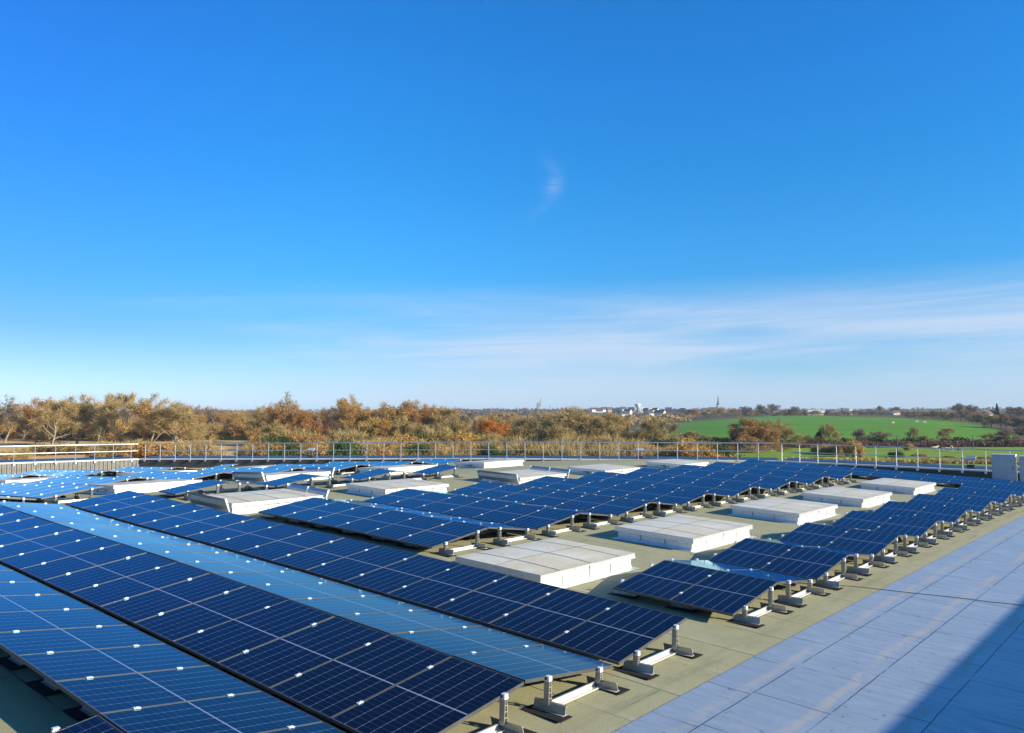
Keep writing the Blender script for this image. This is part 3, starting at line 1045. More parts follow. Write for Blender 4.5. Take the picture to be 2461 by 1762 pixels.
DF = lambda l: [(px, depth_for(px, y)) for px, y in l]
field('stubble_field', 'stubble', -260, 1260, [(-260, 105), (1260, 105)], DF([(-260, 1050), (0, 1050), (330, 1055), (480, 1059), (800, 1062), (1260, 1066)]), .16)
field('crop_field', 'crop_green', 1610, 2430, DF([(1610, 1040), (1661, 1046), (1740, 1056), (1915, 1060), (2100, 1068), (2305, 1066), (2430, 1064)]),
      [(px, d * (1.13 if px < 1930 else 1.0)) for px, d in DF([(1610, 1025), (1637, 1022), (1778, 1012), (1855, 1005), (1918, 1002), (2017, 1002), (2089, 1003), (2183, 1007), (2305, 1015), (2400, 1036), (2430, 1045)])], .22, 80, 30)
field('pasture', 'pasture_green', 1650, 2700, [(1650, 120), (2700, 120)], [(1650, 190), (1880, 262), (2700, 262)], .12)
field('village_green', 'pasture_green', 1480, 1660, [(1480, 320), (1660, 330)], [(1480, 520), (1660, 480)], .2, 12, 8)

# ------------------------------------------------------------------ trees
def leafmat(name, cols, rough=.75, sc_=9.0):
    m, t = mat(name, cols[0], rough, 0, .2)
    v = objco(t)
    oi = t.new('ShaderNodeObjectInfo')
    vv = t.new('ShaderNodeVectorMath', operation='ADD')
    t.l.new(v, vv.inputs[0])
    t.l.new(t.comb(oi.outputs['Random'], t.math('MULTIPLY', oi.outputs['Random'], 7.0), 0), vv.inputs[1])
    n = t.noise(vv.outputs[0], sc_, 3, .65)
    f = t.noise(vv.outputs[0], 55.0, 2, .6)
    c = t.mix(t.step(n, .36, .64), cols[0], cols[1])
    c = t.mix(t.math('MULTIPLY', t.step(f, .40, .68), .7), c, cols[2])
    hv = t.new('ShaderNodeHueSaturation')
    t.l.new(c, hv.inputs['Color'])
    t.l.new(t.math('ADD', .93, t.math('MULTIPLY', oi.outputs['Random'], .4)), hv.inputs['Value'])
    t.l.new(t.math('ADD', .488, t.math('MULTIPLY', oi.outputs['Random'], .024)), hv.inputs['Hue'])
    t.l.new(hv.outputs[0], t.b.inputs['Base Color'])
    tr_ = t.new('ShaderNodeBsdfTranslucent')
    t.l.new(hv.outputs[0], tr_.inputs['Color'])
    ms_ = t.new('ShaderNodeMixShader')
    ms_.inputs[0].default_value = .32
    t.l.new(t.b.outputs[0], ms_.inputs[1]); t.l.new(tr_.outputs[0], ms_.inputs[2])
    t.l.new(ms_.outputs[0], t.n['Material Output'].inputs['Surface'])
    MAT[name] = m
    return m


leafmat('leaf_rust', [(.40, .200, .060), (.30, .145, .045), (.47, .265, .080)])
leafmat('leaf_gold', [(.50, .300, .070), (.36, .215, .055), (.50, .265, .065)])
leafmat('leaf_orange', [(.58, .225, .032), (.40, .145, .026), (.55, .275, .042)])
leafmat('leaf_tan', [(.392, .261, .087), (.290, .196, .065), (.450, .312, .109)])
leafmat('leaf_olive', [(.275, .225, .061), (.203, .167, .046), (.348, .275, .080)])
leafmat('leaf_green', [(.050, .095, .022), (.035, .065, .018), (.085, .125, .030)])
leafmat('leaf_dark', [(.022, .038, .016), (.016, .028, .013), (.035, .055, .020)])
leafmat('leaf_plum', [(.225, .138, .090), (.174, .109, .075), (.275, .167, .102)])
noisy('twig_tan', (.44, .325, .135), (.33, .24, .095), 12, .85, spec=.2)
noisy('twig_grey', (.34, .29, .21), (.26, .215, .155), 12, .85, spec=.2)
noisy('bark', (.26, .21, .125), (.34, .28, .17), 14, .9, spec=.2)
noisy('bark_dark', (.075, .060, .042), (.11, .088, .06), 14, .9, spec=.2)


def rdir(rnd):
    while True:
        v = Vector((rnd.uniform(-1, 1), rnd.uniform(-1, 1), rnd.uniform(-1, 1)))
        if .05 < v.length < 1: return v.normalized()


def make_tree(seed, spread=.45, trunk=.46, limbs=11, levels=2, sub=6, leaves=14, leaf=.018, twigs=10, twig_len=.09, up=.45, lean=0.0, trunk_r=.018, tip_r=.05, flat=1.0, stems=1, twig_w=.0022, low=.22):
    """branches of a unit-high tree; returns (wood, crown) meshes data. Leaves and twigs sit round the branch tips, so sky shows between."""
    rnd = random.Random(seed)
    wood, twig, lf = MB(), MB(), MB()
    tips = []

    def grow(p, d, ln, r, lev):
        pts, rad = [p], [r]
        n = 4
        q = Vector(p)
        dd = Vector(d)
        for i in range(n):
            dd = (dd + rdir(rnd) * .22 + Vector((0, 0, .06 * up))).normalized()
            q = q + dd * ln / n
            pts.append(Vector(q)); rad.append(max(r * (1 - .6 * (i + 1) / n), .0012))
        wood.tube(pts, rad, 5 if lev < 1 else 4, cap=False)
        if lev >= levels:
            tips.append((Vector(q), dd)); tips.append((Vector(pts[-2]), dd))
            return
        k = sub if lev > 0 else limbs
        for i in range(k):
            t_ = rnd.uniform(.40, 1.0) if lev > 0 else low + (1.0 - low) * (i + rnd.random() * .8) / k
            j = min(int(t_ * n), n - 1)
            b = pts[j].lerp(pts[j + 1], t_ * n - j)
            side = rdir(rnd); side.z *= .35; side = side.normalized()
            a = spread * .95 if lev else min(spread * (1.45 - .75 * t_), .85)
            nd = (dd * (1 - a) + side * a + Vector((0, 0, up * .35))).normalized()
            grow(b, nd, ln * rnd.uniform(.55, .80) if lev > 0 else rnd.uniform(.27, .38) * (1.12 - .25 * t_), rad[j] * .62, lev + 1)

    for s in range(stems):
        ang = rnd.uniform(0, 6.28)
        o = Vector((math.cos(ang), math.sin(ang), 0)) * (.05 * s if stems > 1 else 0)
        d = Vector((math.cos(ang) * (.22 if stems > 1 else .04) + lean, math.sin(ang) * (.22 if stems > 1 else .04), 1)).normalized()
        grow(o, d, trunk * rnd.uniform(.9, 1.15), trunk_r, 0)
    zmax = max(p.z for p, _ in tips) + tip_r * .8
    for p, d in tips:
        for i in range(twigs):
            v = (d * .7 + rdir(rnd) * .9 + Vector((0, 0, .25 * up))).normalized()
            st_ = p + rdir(rnd) * tip_r * .35
            en = st_ + v * twig_len * rnd.uniform(.5, 1.2)
            md = st_.lerp(en, .5) + rdir(rnd) * twig_len * .08
            wv = v.cross(rdir(rnd)).normalized() * twig_w * rnd.uniform(.7, 1.3)
            twig.add([st_ - wv, st_ + wv, md + wv * .8, md - wv * .8, en], [(0, 1, 2, 3), (3, 2, 4)])
        for i in range(leaves):
            c_ = p + rdir(rnd) * tip_r * (rnd.random() ** .5)
            c_.z += rnd.uniform(-.02, .01)
            a = rdir(rnd); b = a.cross(rdir(rnd)).normalized(); sz = leaf * rnd.uniform(.55, 1.2)
            lf.add([c_ - a * sz, c_ + b * sz * .7, c_ + a * sz, c_ - b * sz * .7], [(0, 1, 2, 3)])
    for mbx in (wood, twig, lf):
        mbx.v = [(x_ / zmax, y_ / zmax, z_ / zmax * 1.0) for x_, y_, z_ in mbx.v]
    return wood, twig, lf


PROTO = {}


def proto(key, seed, leafm, twigm, barkm, **kw):
    kw['leaves'] = int(kw['leaves'] * 2.3)
    kw['leaf'] = kw.get('leaf', .018) * .62
    kw['twigs'] = int(kw['twigs'] * 1.35)
    wood, twig, lf = make_tree(seed, **kw)
    cr = MB()
    cr.add(twig.v, twig.f, 0)
    if lf.v: cr.add(lf.v, lf.f, 1)
    xs = [abs(v[0]) for v in cr.v] + [abs(v[1]) for v in cr.v]
    xs.sort()
    wdt = 2 * xs[int(len(xs) * .97)]
    PROTO.setdefault(key, []).append((wood.mesh('trunk', MAT[barkm], True), cr.mesh('crown', [MAT[twigm], MAT[leafm]]), wdt))


for sd in (1, 2, 3):
    proto('tan', sd, 'leaf_tan', 'twig_tan', 'bark', leaves=9, leaf=.014, twigs=26, twig_len=.12, spread=.52, tip_r=.07, low=.14)
    proto('rust', 10 + sd, 'leaf_rust', 'twig_tan', 'bark', leaves=34, leaf=.017, twigs=6, spread=.52, tip_r=.075, up=.35, low=.14)
    proto('gold', 20 + sd, 'leaf_gold', 'twig_tan', 'bark', leaves=30, leaf=.017, twigs=10, spread=.50, tip_r=.075, low=.14)
for sd in (1, 2):
    proto('olive', 30 + sd, 'leaf_olive', 'twig_tan', 'bark_dark', leaves=10, leaf=.014, twigs=24, twig_len=.12, spread=.56, tip_r=.07)
    proto('orange', 40 + sd, 'leaf_orange', 'twig_tan', 'bark_dark', leaves=40, leaf=.021, twigs=4, spread=.5, tip_r=.085)
    proto('bush', 50 + sd, 'leaf_tan', 'twig_tan', 'bark_dark', trunk=.10, stems=4, limbs=5, sub=4, leaves=16, leaf=.034, twigs=22, twig_len=.22, spread=.62, tip_r=.12, trunk_r=.02, twig_w=.004)
    proto('gold_bush', 60 + sd, 'leaf_gold', 'twig_tan', 'bark_dark', trunk=.10, stems=4, limbs=5, sub=4, leaves=30, leaf=.036, twigs=8, twig_len=.18, spread=.62, tip_r=.13, trunk_r=.02)
    proto('green_bush', 70 + sd, 'leaf_green', 'twig_tan', 'bark_dark', trunk=.10, stems=4, limbs=5, sub=4, leaves=36, leaf=.036, twigs=4, twig_len=.18, spread=.62, tip_r=.13, trunk_r=.02)
    proto('rust_bush', 80 + sd, 'leaf_rust', 'twig_tan', 'bark_dark', trunk=.10, stems=4, limbs=5, sub=4, leaves=24, leaf=.036, twigs=12, twig_len=.2, spread=.62, tip_r=.13, trunk_r=.02)
    proto('plum', 90 + sd, 'leaf_plum', 'twig_grey', 'bark_dark', leaves=16, leaf=.02, twigs=16, twig_len=.11, spread=.56, tip_r=.085)
    proto('dark', 100 + sd, 'leaf_dark', 'twig_grey', 'bark_dark', leaves=40, leaf=.022, twigs=2, spread=.55, tip_r=.09)
proto('bare', 111, 'leaf_tan', 'twig_grey', 'bark', leaves=0, twigs=9, twig_len=.10, spread=.34, limbs=9, sub=5, up=1.0, tip_r=.04, trunk=.42, low=.45, twig_w=.0034)
proto('poplar', 121, 'leaf_tan', 'twig_grey', 'bark', leaves=0, twigs=7, twig_len=.07, spread=.22, limbs=9, sub=3, up=1.2, tip_r=.02, trunk=.66, trunk_r=.014, low=.35, twig_w=.005)
proto('limbed', 131, 'leaf_tan', 'twig_tan', 'bark', leaves=4, leaf=.013, twigs=24, twig_len=.11, spread=.60, limbs=6, sub=7, tip_r=.06, trunk=.34, trunk_r=.026, low=.5)


def make_conifer(seed):
    rnd = random.Random(seed)
    wood, lf = MB(), MB()
    wood.tube([(0, 0, 0), (0, 0, .5), (0, 0, .98)], [.022, .012, .003], 6)
    for i in range(2600):
        z_ = .06 + .94 * rnd.random() ** 1.25
        rad = (1 - z_) * .24 + .012
        a = rnd.uniform(0, 6.283)
        lay = .82 + .18 * math.sin(z_ * 70 + a * 2)
        rr = rad * lay * rnd.uniform(.45, 1.0)
        c_ = Vector((math.cos(a) * rr, math.sin(a) * rr, z_ - rr * .25))
        d = Vector((math.cos(a), math.sin(a), -.35)).normalized() * .026
        b = d.cross(rdir(rnd)).normalized() * .011
        lf.add([c_ - d, c_ + b, c_ + d, c_ - b], [(0, 1, 2, 3)])
    return wood, lf


leafmat('leaf_copper', [(.40, .225, .085), (.27, .150, .06), (.47, .285, .11)])
proto('oak', 141, 'leaf_copper', 'twig_tan', 'bark', leaves=52, leaf=.019, twigs=6, spread=.58, limbs=14, tip_r=.085, low=.12, up=.3)
proto('oak', 142, 'leaf_copper', 'twig_tan', 'bark', leaves=52, leaf=.019, twigs=6, spread=.58, limbs=14, tip_r=.085, low=.12, up=.3)
wd_, lf_ = make_conifer(5)
PROTO['conifer'] = [(wd_.mesh('trunk', MAT['bark_dark']), lf_.mesh('crown', MAT['leaf_dark']), .46)]
TREE_N = 0
trng = random.Random(99)


def tree(kind, px, d, top, label, group, width=None, name='tree', cat='tree', base=None, sink=.3):
    """a tree standing at depth d whose crown reaches the height `top` seen in the photograph; width in metres"""
    global TREE_N
    TREE_N += 1
    p = spot(px, d)
    yt = top + .0027 * (px - CX)
    h = max((HY - yt) / F_PX * d - p.z + sink, 1.0)
    wood, crown, wp = PROTO[kind][TREE_N % len(PROTO[kind])]
    wdt = width if width else wp * h
    sx = wdt / wp
    o = thing(name, label, cat, p - Vector((0, 0, sink)), group, trng.uniform(0, 6.283))
    o.scale = (sx, sx, h)
    link('trunk', wood, o)
    link('crown', crown, o)
    return o


GA = 'autumn trees along the far side of the stubble field'
W = lambda px_w, d: px_w / F_PX * d
for kind, px, d, top, wpx, la in [
    ('plum', -45, 340, 962, 150, None),
    ('bare', 14, 330, 952, 90, 'greyish bare tree at the very left edge'),
    ('rust', 88, 300, 951, 105, 'russet brown tree second from the left edge of the wood'),
    ('tan', 128, 285, 962, 110, None),
    ('tan', 186, 300, 947, 125, 'rounded tan crown third from the left along the field'),
    ('rust', 238, 330, 966, 80, None),
    ('tan', 283, 290, 944, 115, 'tan tree with thin twigs poking above its crown left of the widest oak'),
    ('gold', 366, 282, 943, 135, 'wide yellow brown oak behind the left end of the long guard rail'),
    ('tan', 425, 270, 966, 120, 'olive tan tree at the right shoulder of the wide yellow brown oak'),
    ('rust', 488, 470, 973, 70, None), ('rust', 522, 500, 976, 60, None), ('rust', 566, 520, 982, 70, None), ('plum', 610, 540, 983, 80, None),
    ('dark', 556, 540, 990, 30, None),
    ('conifer', 613, 400, 1003, None, 'small dark green conifer beside the pale gabled house'),
    ('bare', 669, 320, 943, 75, 'tall bare tree with upright branches above the russet crowns'),
    ('tan', 640, 310, 974, 70, None),
    ('rust', 690, 285, 968, 120, 'russet tree below the tall bare tree'),
    ('rust', 742, 290, 979, 100, None), ('tan', 655, 250, 1010, 80, None),
    ('rust', 770, 300, 985, 90, None),
    ('plum', 800, 290, 975, 70, None),
    ('gold', 838, 262, 946, 95, 'tallest golden tree left of the middle of the picture'),
    ('gold', 884, 255, 955, 115, 'bright yellow gold tree next to the tallest golden one'),
    ('gold', 940, 248, 959, 120, 'gold and ochre tree in the middle of the golden wood'),
    ('rust', 1000, 252, 963, 120, 'russet topped tree at the right end of the golden wood'),
    ('rust', 1042, 258, 968, 90, None),
    ('tan', 1062, 250, 980, 110, None), ('tan', 1096, 245, 1000, 90, None), ('olive', 1010, 225, 1000, 110, None),
    ('gold', 905, 225, 1000, 120, None), ('rust', 845, 228, 1005, 90, None), ('gold', 965, 222, 1008, 90, None), ('gold', 1060, 215, 1030, 80, None),
    ('dark', 1120, 330, 991, 45, 'dark evergreen crown just left of the bright orange oak'),
    ('orange', 1166, 235, 1003, 88, 'bright orange oak right of the golden wood'),
    ('tan', 1205, 300, 992, 110, None), ('tan', 1235, 265, 996, 90, None), ('olive', 1255, 240, 1000, 100, None),
    ('poplar', 1292, 235, 960, 34, 'tall thin bare tree rising above the scrub near the middle'),
    ('tan', 1335, 255, 991, 90, None), ('olive', 1318, 225, 1010, 80, None), ('tan', 1300, 290, 992, 90, None),
    ('limbed', 1392, 238, 977, 135, 'broad bare tree with thick pale limbs right of the thin tall one'),
    ('olive', 1440, 235, 1000, 80, None), ('tan', 1462, 238, 993, 80, 'tan twiggy tree left of the dark conifer and olive tree'),
    ('rust', 1503, 420, 1003, 42, 'small rust crown below the hillside houses'),
    ('conifer', 1507, 270, 1022, None, 'dark conifer at the edge of the green slope under the houses'),
    ('olive', 1560, 225, 1004, 92, 'rounded olive twiggy tree below the water tower'),
    ('bare', 1614, 230, 1003, 40, 'slim pale bare tree at the left end of the green hill'),
    ('tan', 1480, 225, 1020, 70, None), ('tan', 1650, 250, 1035, 60, None), ('tan', 1575, 300, 1030, 60, None),
    ('oak', 1797, 238, 1002, 128, 'large copper brown oak standing in front of the green hill'),
    ('plum', 1762, 236, 1028, 70, None),
    ('tan', 1866, 262, 1006, 58, 'thin olive twiggy tree against the hill right of the copper oak'),
    ('olive', 1888, 248, 1027, 80, None), ('rust', 1850, 235, 1034, 66, None), ('tan', 1838, 240, 1022, 60, None),
    ('dark', 1966, 280, 1030, 26, 'dark rounded bush tree before the hill'),
    ('olive', 1992, 262, 1018, 45, 'faint olive tree rising before the middle of the green hill'),
    ('tan', 1940, 265, 1046, 60, None),
    ('plum', 2070, 286, 1029, 52, 'broad grey brown tree, left one of the pair before the green hill'),
    ('plum', 2112, 284, 1036, 54, 'broad grey brown tree, right one of the pair before the green hill'),
    ('olive', 2190, 290, 1026, 28, 'slender brown tree between the two wooden poles'),
    ('rust', 2217, 280, 1044, 28, 'small dark russet tree right of the slender brown tree'),
    ('tan', 2267, 285, 1029, 46, 'loose tan tree in the hedge line between the poles'),
    ('tan', 2372, 300, 1040, 40, None),
    ('plum', 2424, 290, 1030, 62, 'dark spreading tree with thick trunk near the right edge'),
    ('plum', 2475, 300, 1022, 80, None),
]:
    g_ = GA if px < 1120 else ('bare and twiggy trees in front of the village' if px < 1680 else 'hedgerow trees below the green hill')
    if la is None:
        side = 'in the wood left of the orange oak' if px < 1120 else ('in the scrub below the village' if px < 1680 else 'in the hedge line below the hill')
        kn = {'tan': 'tan twiggy', 'rust': 'russet leaved', 'gold': 'golden leaved', 'olive': 'olive twiggy', 'plum': 'brownish bare', 'dark': 'dark evergreen', 'bare': 'bare'}[kind]
        la = f'{kn} tree {side}'
    tree(kind, px, d, top, la, g_, W(wpx, d) if wpx else None)

# scrub between field and roof edge, and bushes by the pasture
GB = 'scrub and bushes beyond the parapet'
brng = random.Random(12)
seen = {'bush': 'tan twiggy bush', 'gold_bush': 'yellow leaved bush', 'green_bush': 'dark green bush', 'rust_bush': 'russet bush'}
for i in range(58):
    px = 470 + i * 21.5 + brng.uniform(-9, 9)
    if px < 640 and brng.random() < .45: continue
    kind = brng.choice(['bush', 'bush', 'gold_bush', 'rust_bush', 'green_bush', 'bush'] if px < 1250 else ['bush', 'bush', 'bush', 'rust_bush', 'gold_bush'])
    if 1640 < px < 1740: kind = brng.choice(['green_bush', 'gold_bush'])
    d = brng.uniform(120, 190)
    zone = 'under the russet and golden trees' if px < 1120 else ('under the bare trees in the middle' if px < 1600 else 'under the copper oak')
    tree(kind, px, d, brng.uniform(1052, 1076), f'{seen[kind]} low behind the guard rail {zone}', GB, brng.uniform(5, 9), 'bush', 'bush')
for px, d, top, wd, kind, la in [
    (30, 170, 1078, 9, 'bush', 'low tan bush standing in the stubble at the left'), (150, 230, 1066, 18, 'bush', 'wide tan bush under the rounded tan tree'),
    (245, 240, 1068, 14, 'bush', 'loose tan bush left of the ribbed wall corner'), (300, 200, 1060, 14, 'bush', 'twiggy bush straight behind the bright guard rail end'),
    (385, 190, 1058, 12, 'gold_bush', 'ochre bush behind the left end of the long guard rail'), (440, 200, 1064, 12, 'bush', 'low tan bush left of the open stubble gap'),
    (565, 410, 1018, 18, 'gold_bush', 'yellow green bush beside the pale gabled house'), (595, 405, 1014, 14, 'gold_bush', 'tall yellow green bush right of the pale gabled house'),
    (500, 400, 1044, 12, 'green_bush', 'dark green bush left of the pale gabled house'), (633, 390, 1036, 8, 'green_bush', 'dark green bush in front of the small conifer'),
    (1708, 250, 1046, 5, 'gold_bush', 'small orange yellow bush on the left skirt of the green hill'), (1690, 235, 1050, 5, 'green_bush', 'small green bush left of the orange yellow one on the hill skirt'),
    (1700, 175, 1067, 12, 'green_bush', 'wide bright green bush under the right end of the long rail'), (1660, 170, 1064, 8, 'gold_bush', 'golden bush under the right end of the long rail'),
    (2026, 215, 1056, 4.5, 'rust_bush', 'rust orange bush left of the pasture'), (2050, 205, 1056, 4, 'gold_bush', 'orange bush at the left end of the pasture'),
    (1965, 225, 1064, 5, 'gold_bush', 'yellowish bush below the olive tree by the pasture'), (1990, 220, 1070, 5, 'bush', 'tan bush below the faint olive tree'),
    (2180, 240, 1064, 2.5, 'gold_bush', 'small orange bush in the middle of the pasture edge'),
    (2150, 205, 1084, 3.4, 'green_bush', 'dark bush in the pasture below the tall pole'), (2203, 205, 1088, 3.4, 'rust_bush', 'reddish bush in the pasture behind the rail'),
    (2275, 200, 1094, 2.6, 'rust_bush', 'small reddish bush in the pasture near the cows'), (2360, 195, 1096, 5, 'rust_bush', 'low reddish bushes left of the cabinets'),
]:
    tree(kind, px, d, top, la, GB, wd, 'bush', 'bush')

# fuller growth between and behind the named trees
frng = random.Random(31)
for i in range(46):
    px = -70 + i * 34 + frng.uniform(-10, 10)
    d = frng.uniform(330, 420) if px < 640 else frng.uniform(285, 370)
    top = frng.uniform(978, 992) if px < 1100 else frng.uniform(994, 1006)
    kind = frng.choice(['tan', 'rust', 'tan', 'plum', 'olive'] if px > 640 else ['tan', 'rust', 'plum', 'rust'])
    zone = 'at the back of the wood behind the stubble field' if px < 640 else ('at the back of the golden wood' if px < 1120 else 'at the back of the scrub below the village')
    tree(kind, px, d, top, {'tan': 'tan twiggy', 'rust': 'russet leaved', 'olive': 'olive twiggy', 'plum': 'brownish bare'}[kind] + ' tree ' + zone, 'trees at the back of the woods', frng.uniform(13, 19))
for i in range(26):
    px = -60 + i * 27 + frng.uniform(-10, 10)
    if 470 < px < 640 and i % 2: continue
    kind = frng.choice(['bush', 'bush', 'rust_bush', 'gold_bush'])
    d = frng.uniform(345, 410)
    tree(kind, px, d, frng.uniform(1006, 1026), f'{seen[kind]} filling the gap between the trunks behind the stubble field', 'undergrowth of the woods', frng.uniform(13, 19), 'bush', 'bush')
for i in range(62):
    px = 650 + i * 17.5 + frng.uniform(-8, 8)
    d = frng.uniform(195, 265)
    kind = frng.choice(['bush', 'gold_bush', 'rust_bush', 'green_bush', 'gold_bush'] if px < 1120 else ['bush', 'bush', 'bush', 'green_bush', 'rust_bush'])
    if px > 1640: kind = frng.choice(['bush', 'green_bush', 'gold_bush'])
    zone = 'in the undergrowth of the golden wood' if px < 1120 else ('in the undergrowth below the village' if px < 1600 else 'in the undergrowth by the copper oak')
    tree(kind, px, d, frng.uniform(1030, 1056) if px < 1600 else frng.uniform(1046, 1062), f'{seen[kind]} {zone}', 'undergrowth of the woods', frng.uniform(8, 12), 'bush', 'bush')

# trees on the skyline of the hill
GH = 'trees along the skyline of the green hill'
for px, d, top, wpx, kind, la in [
    (1668, 820, 979, 44, 'rust', 'round rust coloured tree at the left end of the hill crest'), (1703, 860, 983, 36, 'olive', 'olive tree left of the church spire on the crest'),
    (1733, 900, 977, 28, 'rust', 'brown tree right under the church spire'), (1757, 900, 979, 34, 'rust', 'brown tree just right of the church spire'),
    (1790, 930, 976, 34, 'plum', 'dark brown tree on the crest left of the bare pair'), (1822, 930, 971, 40, 'plum', 'tall loose brownish tree on the crest above the copper oak'),
    (1858, 950, 970, 34, 'plum', 'dark broad crowned tree standing alone on the crest'), (1878, 980, 983, 26, 'rust', 'small brown tree right of the dark broad one'),
    (1907, 960, 976, 28, 'plum', 'dark tree on the crest left of the long white roof'),
    (2112, 1000, 974, 22, 'plum', 'small tree over the middle of the crest'), (2150, 1000, 977, 26, 'plum', 'small grey tree over the right half of the crest'),
    (2306, 700, 968, 46, 'plum', 'largest tree of the right skyline, left half'), (2330, 700, 972, 36, 'plum', 'large tree of the right skyline, right half'),
    (2394, 700, 970, 20, 'conifer', 'pointed dark conifer on the right skyline'), (2375, 690, 985, 36, 'dark', 'low dark tree left of the pointed conifer'),
    (2420, 640, 976, 44, 'plum', 'brown tree right of the pointed conifer'), (2450, 620, 977, 50, 'plum', 'brown tree at the right edge of the skyline'),
]:
    tree(kind, px, d, top, la, GH, W(wpx, d))
hr = random.Random(5)
for i in range(34):
    px = 1490 + i * 12.6 + hr.uniform(-6, 6)
    d = hr.uniform(900, 1060) if px > 1630 else hr.uniform(820, 1150)
    tree(hr.choice(['rust', 'plum', 'tan', 'rust', 'olive', 'dark']), px, d, hr.uniform(981, 992) if px > 1640 else hr.uniform(990, 1001), 'tree among the village houses and along the left crest' if px < 1640 else 'smaller tree between the big ones on the left half of the crest', 'village and crest trees', W(hr.uniform(20, 34), d))
for i in range(40):
    px = 1900 + i * 8.5 + hr.uniform(-4, 4)
    d = hr.uniform(880, 1050)
    tree(hr.choice(['plum', 'plum', 'tan']), px, d, hr.uniform(984, 992), 'small greyish tree of the low line along the hill crest', 'low line of trees along the hill crest', W(hr.uniform(14, 24), d))
for i in range(30):
    t_ = i / 29
    px = 2175 + t_ * 320 + hr.uniform(-8, 8)
    yb = lerp_pts([(2175, 1004), (2305, 1014), (2400, 1036), (2480, 1046)], px)
    d = depth_for(min(px, 2425), yb) * hr.uniform(1.0, 1.10)
    if i % 2: d *= 1.12
    tree(hr.choice(['plum', 'olive', 'plum', 'rust']), px, d, hr.uniform(984, 994) + max(0, (px - 2330)) * .10, 'brownish tree of the wood down the right flank of the hill', 'wood down the right flank of the hill', W(hr.uniform(30, 46), d))

# hedges --------------------------------------------------------------
def hedge(name, label, pts, h, wd, leafm, n, kind=None):
    """pts: (px, depth)"""
    rnd = random.Random(len(pts) + n)
    mb = MB()
    P = [spot(*q) for q in pts]
    o = P[0]
    for i in range(n):
        s = rnd.random() * (len(P) - 1)
        k = min(int(s), len(P) - 2)
        p = P[k].lerp(P[k + 1], s - k)
        hh = h * (.75 + .35 * math.sin(s * 9) * math.sin(s * 23 + 1))
        c_ = p - o + Vector((rnd.gauss(0, wd / 3), rnd.gauss(0, wd / 3), hh * rnd.random() ** .8))
        a = rdir(rnd) * rnd.uniform(.18, .42); b = a.cross(rdir(rnd)).normalized() * rnd.uniform(.15, .32)
        mb.add([c_ - a, c_ + b, c_ + a, c_ - b], [(0, 1, 2, 3)])
    ob = mb.build(name, MAT[leafm], None, o)
    if kind: return tag(ob, label, None, None, kind)
    return tag(ob, label, 'hedge')


hedge('hedge', 'long dark hedge between the pasture and the green hill', [(1880, 268), (2050, 272), (2250, 274), (2500, 272)], 2.8, 3.2, 'leaf_dark', 9000)
hedge('hedge', 'brown scrubby hedge mixed into the dark one below the hill', [(1890, 262), (2100, 266), (2300, 268), (2500, 264)], 2.4, 4.2, 'leaf_plum', 7000)
hedge('hedge', 'dark thin hedge along the crest of the green hill', [(1780, 900), (1918, 905), (2089, 900), (2200, 830), (2310, 720)], 4.0, 4.0, 'leaf_dark', 2600)
hedge('hedge', 'low brown hedge at the near edge of the pasture', [(1900, 188), (2100, 180), (2300, 178), (2480, 172)], 1.1, 3.4, 'leaf_tan', 3200)
hedge('hedge', 'green hedge at the far edge of the stubble field', [(-60, 395), (60, 400), (180, 398)], 2.6, 3, 'leaf_green', 900)
hedge('hedge', 'green hedge below the pale gabled house', [(430, 372), (520, 368), (640, 352)], 2.0, 3, 'leaf_green', 900)
hedge('hedge', 'dark hedge line below the houses at the left of the hill', [(1640, 760), (1720, 820), (1800, 860)], 3.5, 4, 'leaf_dark', 900)

hedge('hedge', 'tall tangled tan hedge behind the trees at the left end of the stubble field', [(-120, 424), (160, 428), (330, 422)], 7.5, 7, 'leaf_tan', 9000)
hedge('hedge', 'tall tangled brown hedge behind the trees near the pale gabled house', [(340, 432), (520, 462), (660, 440)], 7.0, 7, 'leaf_plum', 8000)
# far woods that read as one mass -------------------------------------
def woodland(name, label, areas, m, n, sz):
    rnd = random.Random(n)
    mb = MB()
    for (pa, pb, da, db, ha, hb) in areas:
        for i in range(n):
            px = rnd.uniform(pa, pb); d = rnd.uniform(da, db)
            p = spot(px, d)
            h = rnd.uniform(ha, hb) * (.65 + .35 * math.sin(px * .11 + d * .013) * math.sin(px * .037 + 1.7))
            c_ = p + Vector((0, 0, h * rnd.random() ** .6))
            a = rdir(rnd) * rnd.uniform(.5, 1) * sz; b = a.cross(rdir(rnd)).normalized() * rnd.uniform(.4, .8) * sz
            mb.add([c_ - a, c_ + b, c_ + a, c_ - b], [(0, 1, 2, 3)])
    return tag(mb.build(name, MAT[m]), label, None, None, 'stuff')


woodland('distant_woodland', 'far brown woods on the left skyline', [(-200, 1120, 620, 1100, 7, 12), (-250, 1150, 1300, 2300, 8, 13)], 'leaf_plum', 9000, 2.2)
woodland('distant_woodland', 'far tan woods rising to the village', [(1080, 1480, 420, 700, 6, 11), (1080, 1660, 720, 1000, 4, 8)], 'leaf_tan', 8000, 1.7)
woodland('distant_woodland', 'bluish brown woods on the skyline left of the village', [(1100, 1440, 1500, 2500, 8, 14), (1400, 2500, 1700, 2400, 6, 11)], 'leaf_plum', 6000, 2.6)

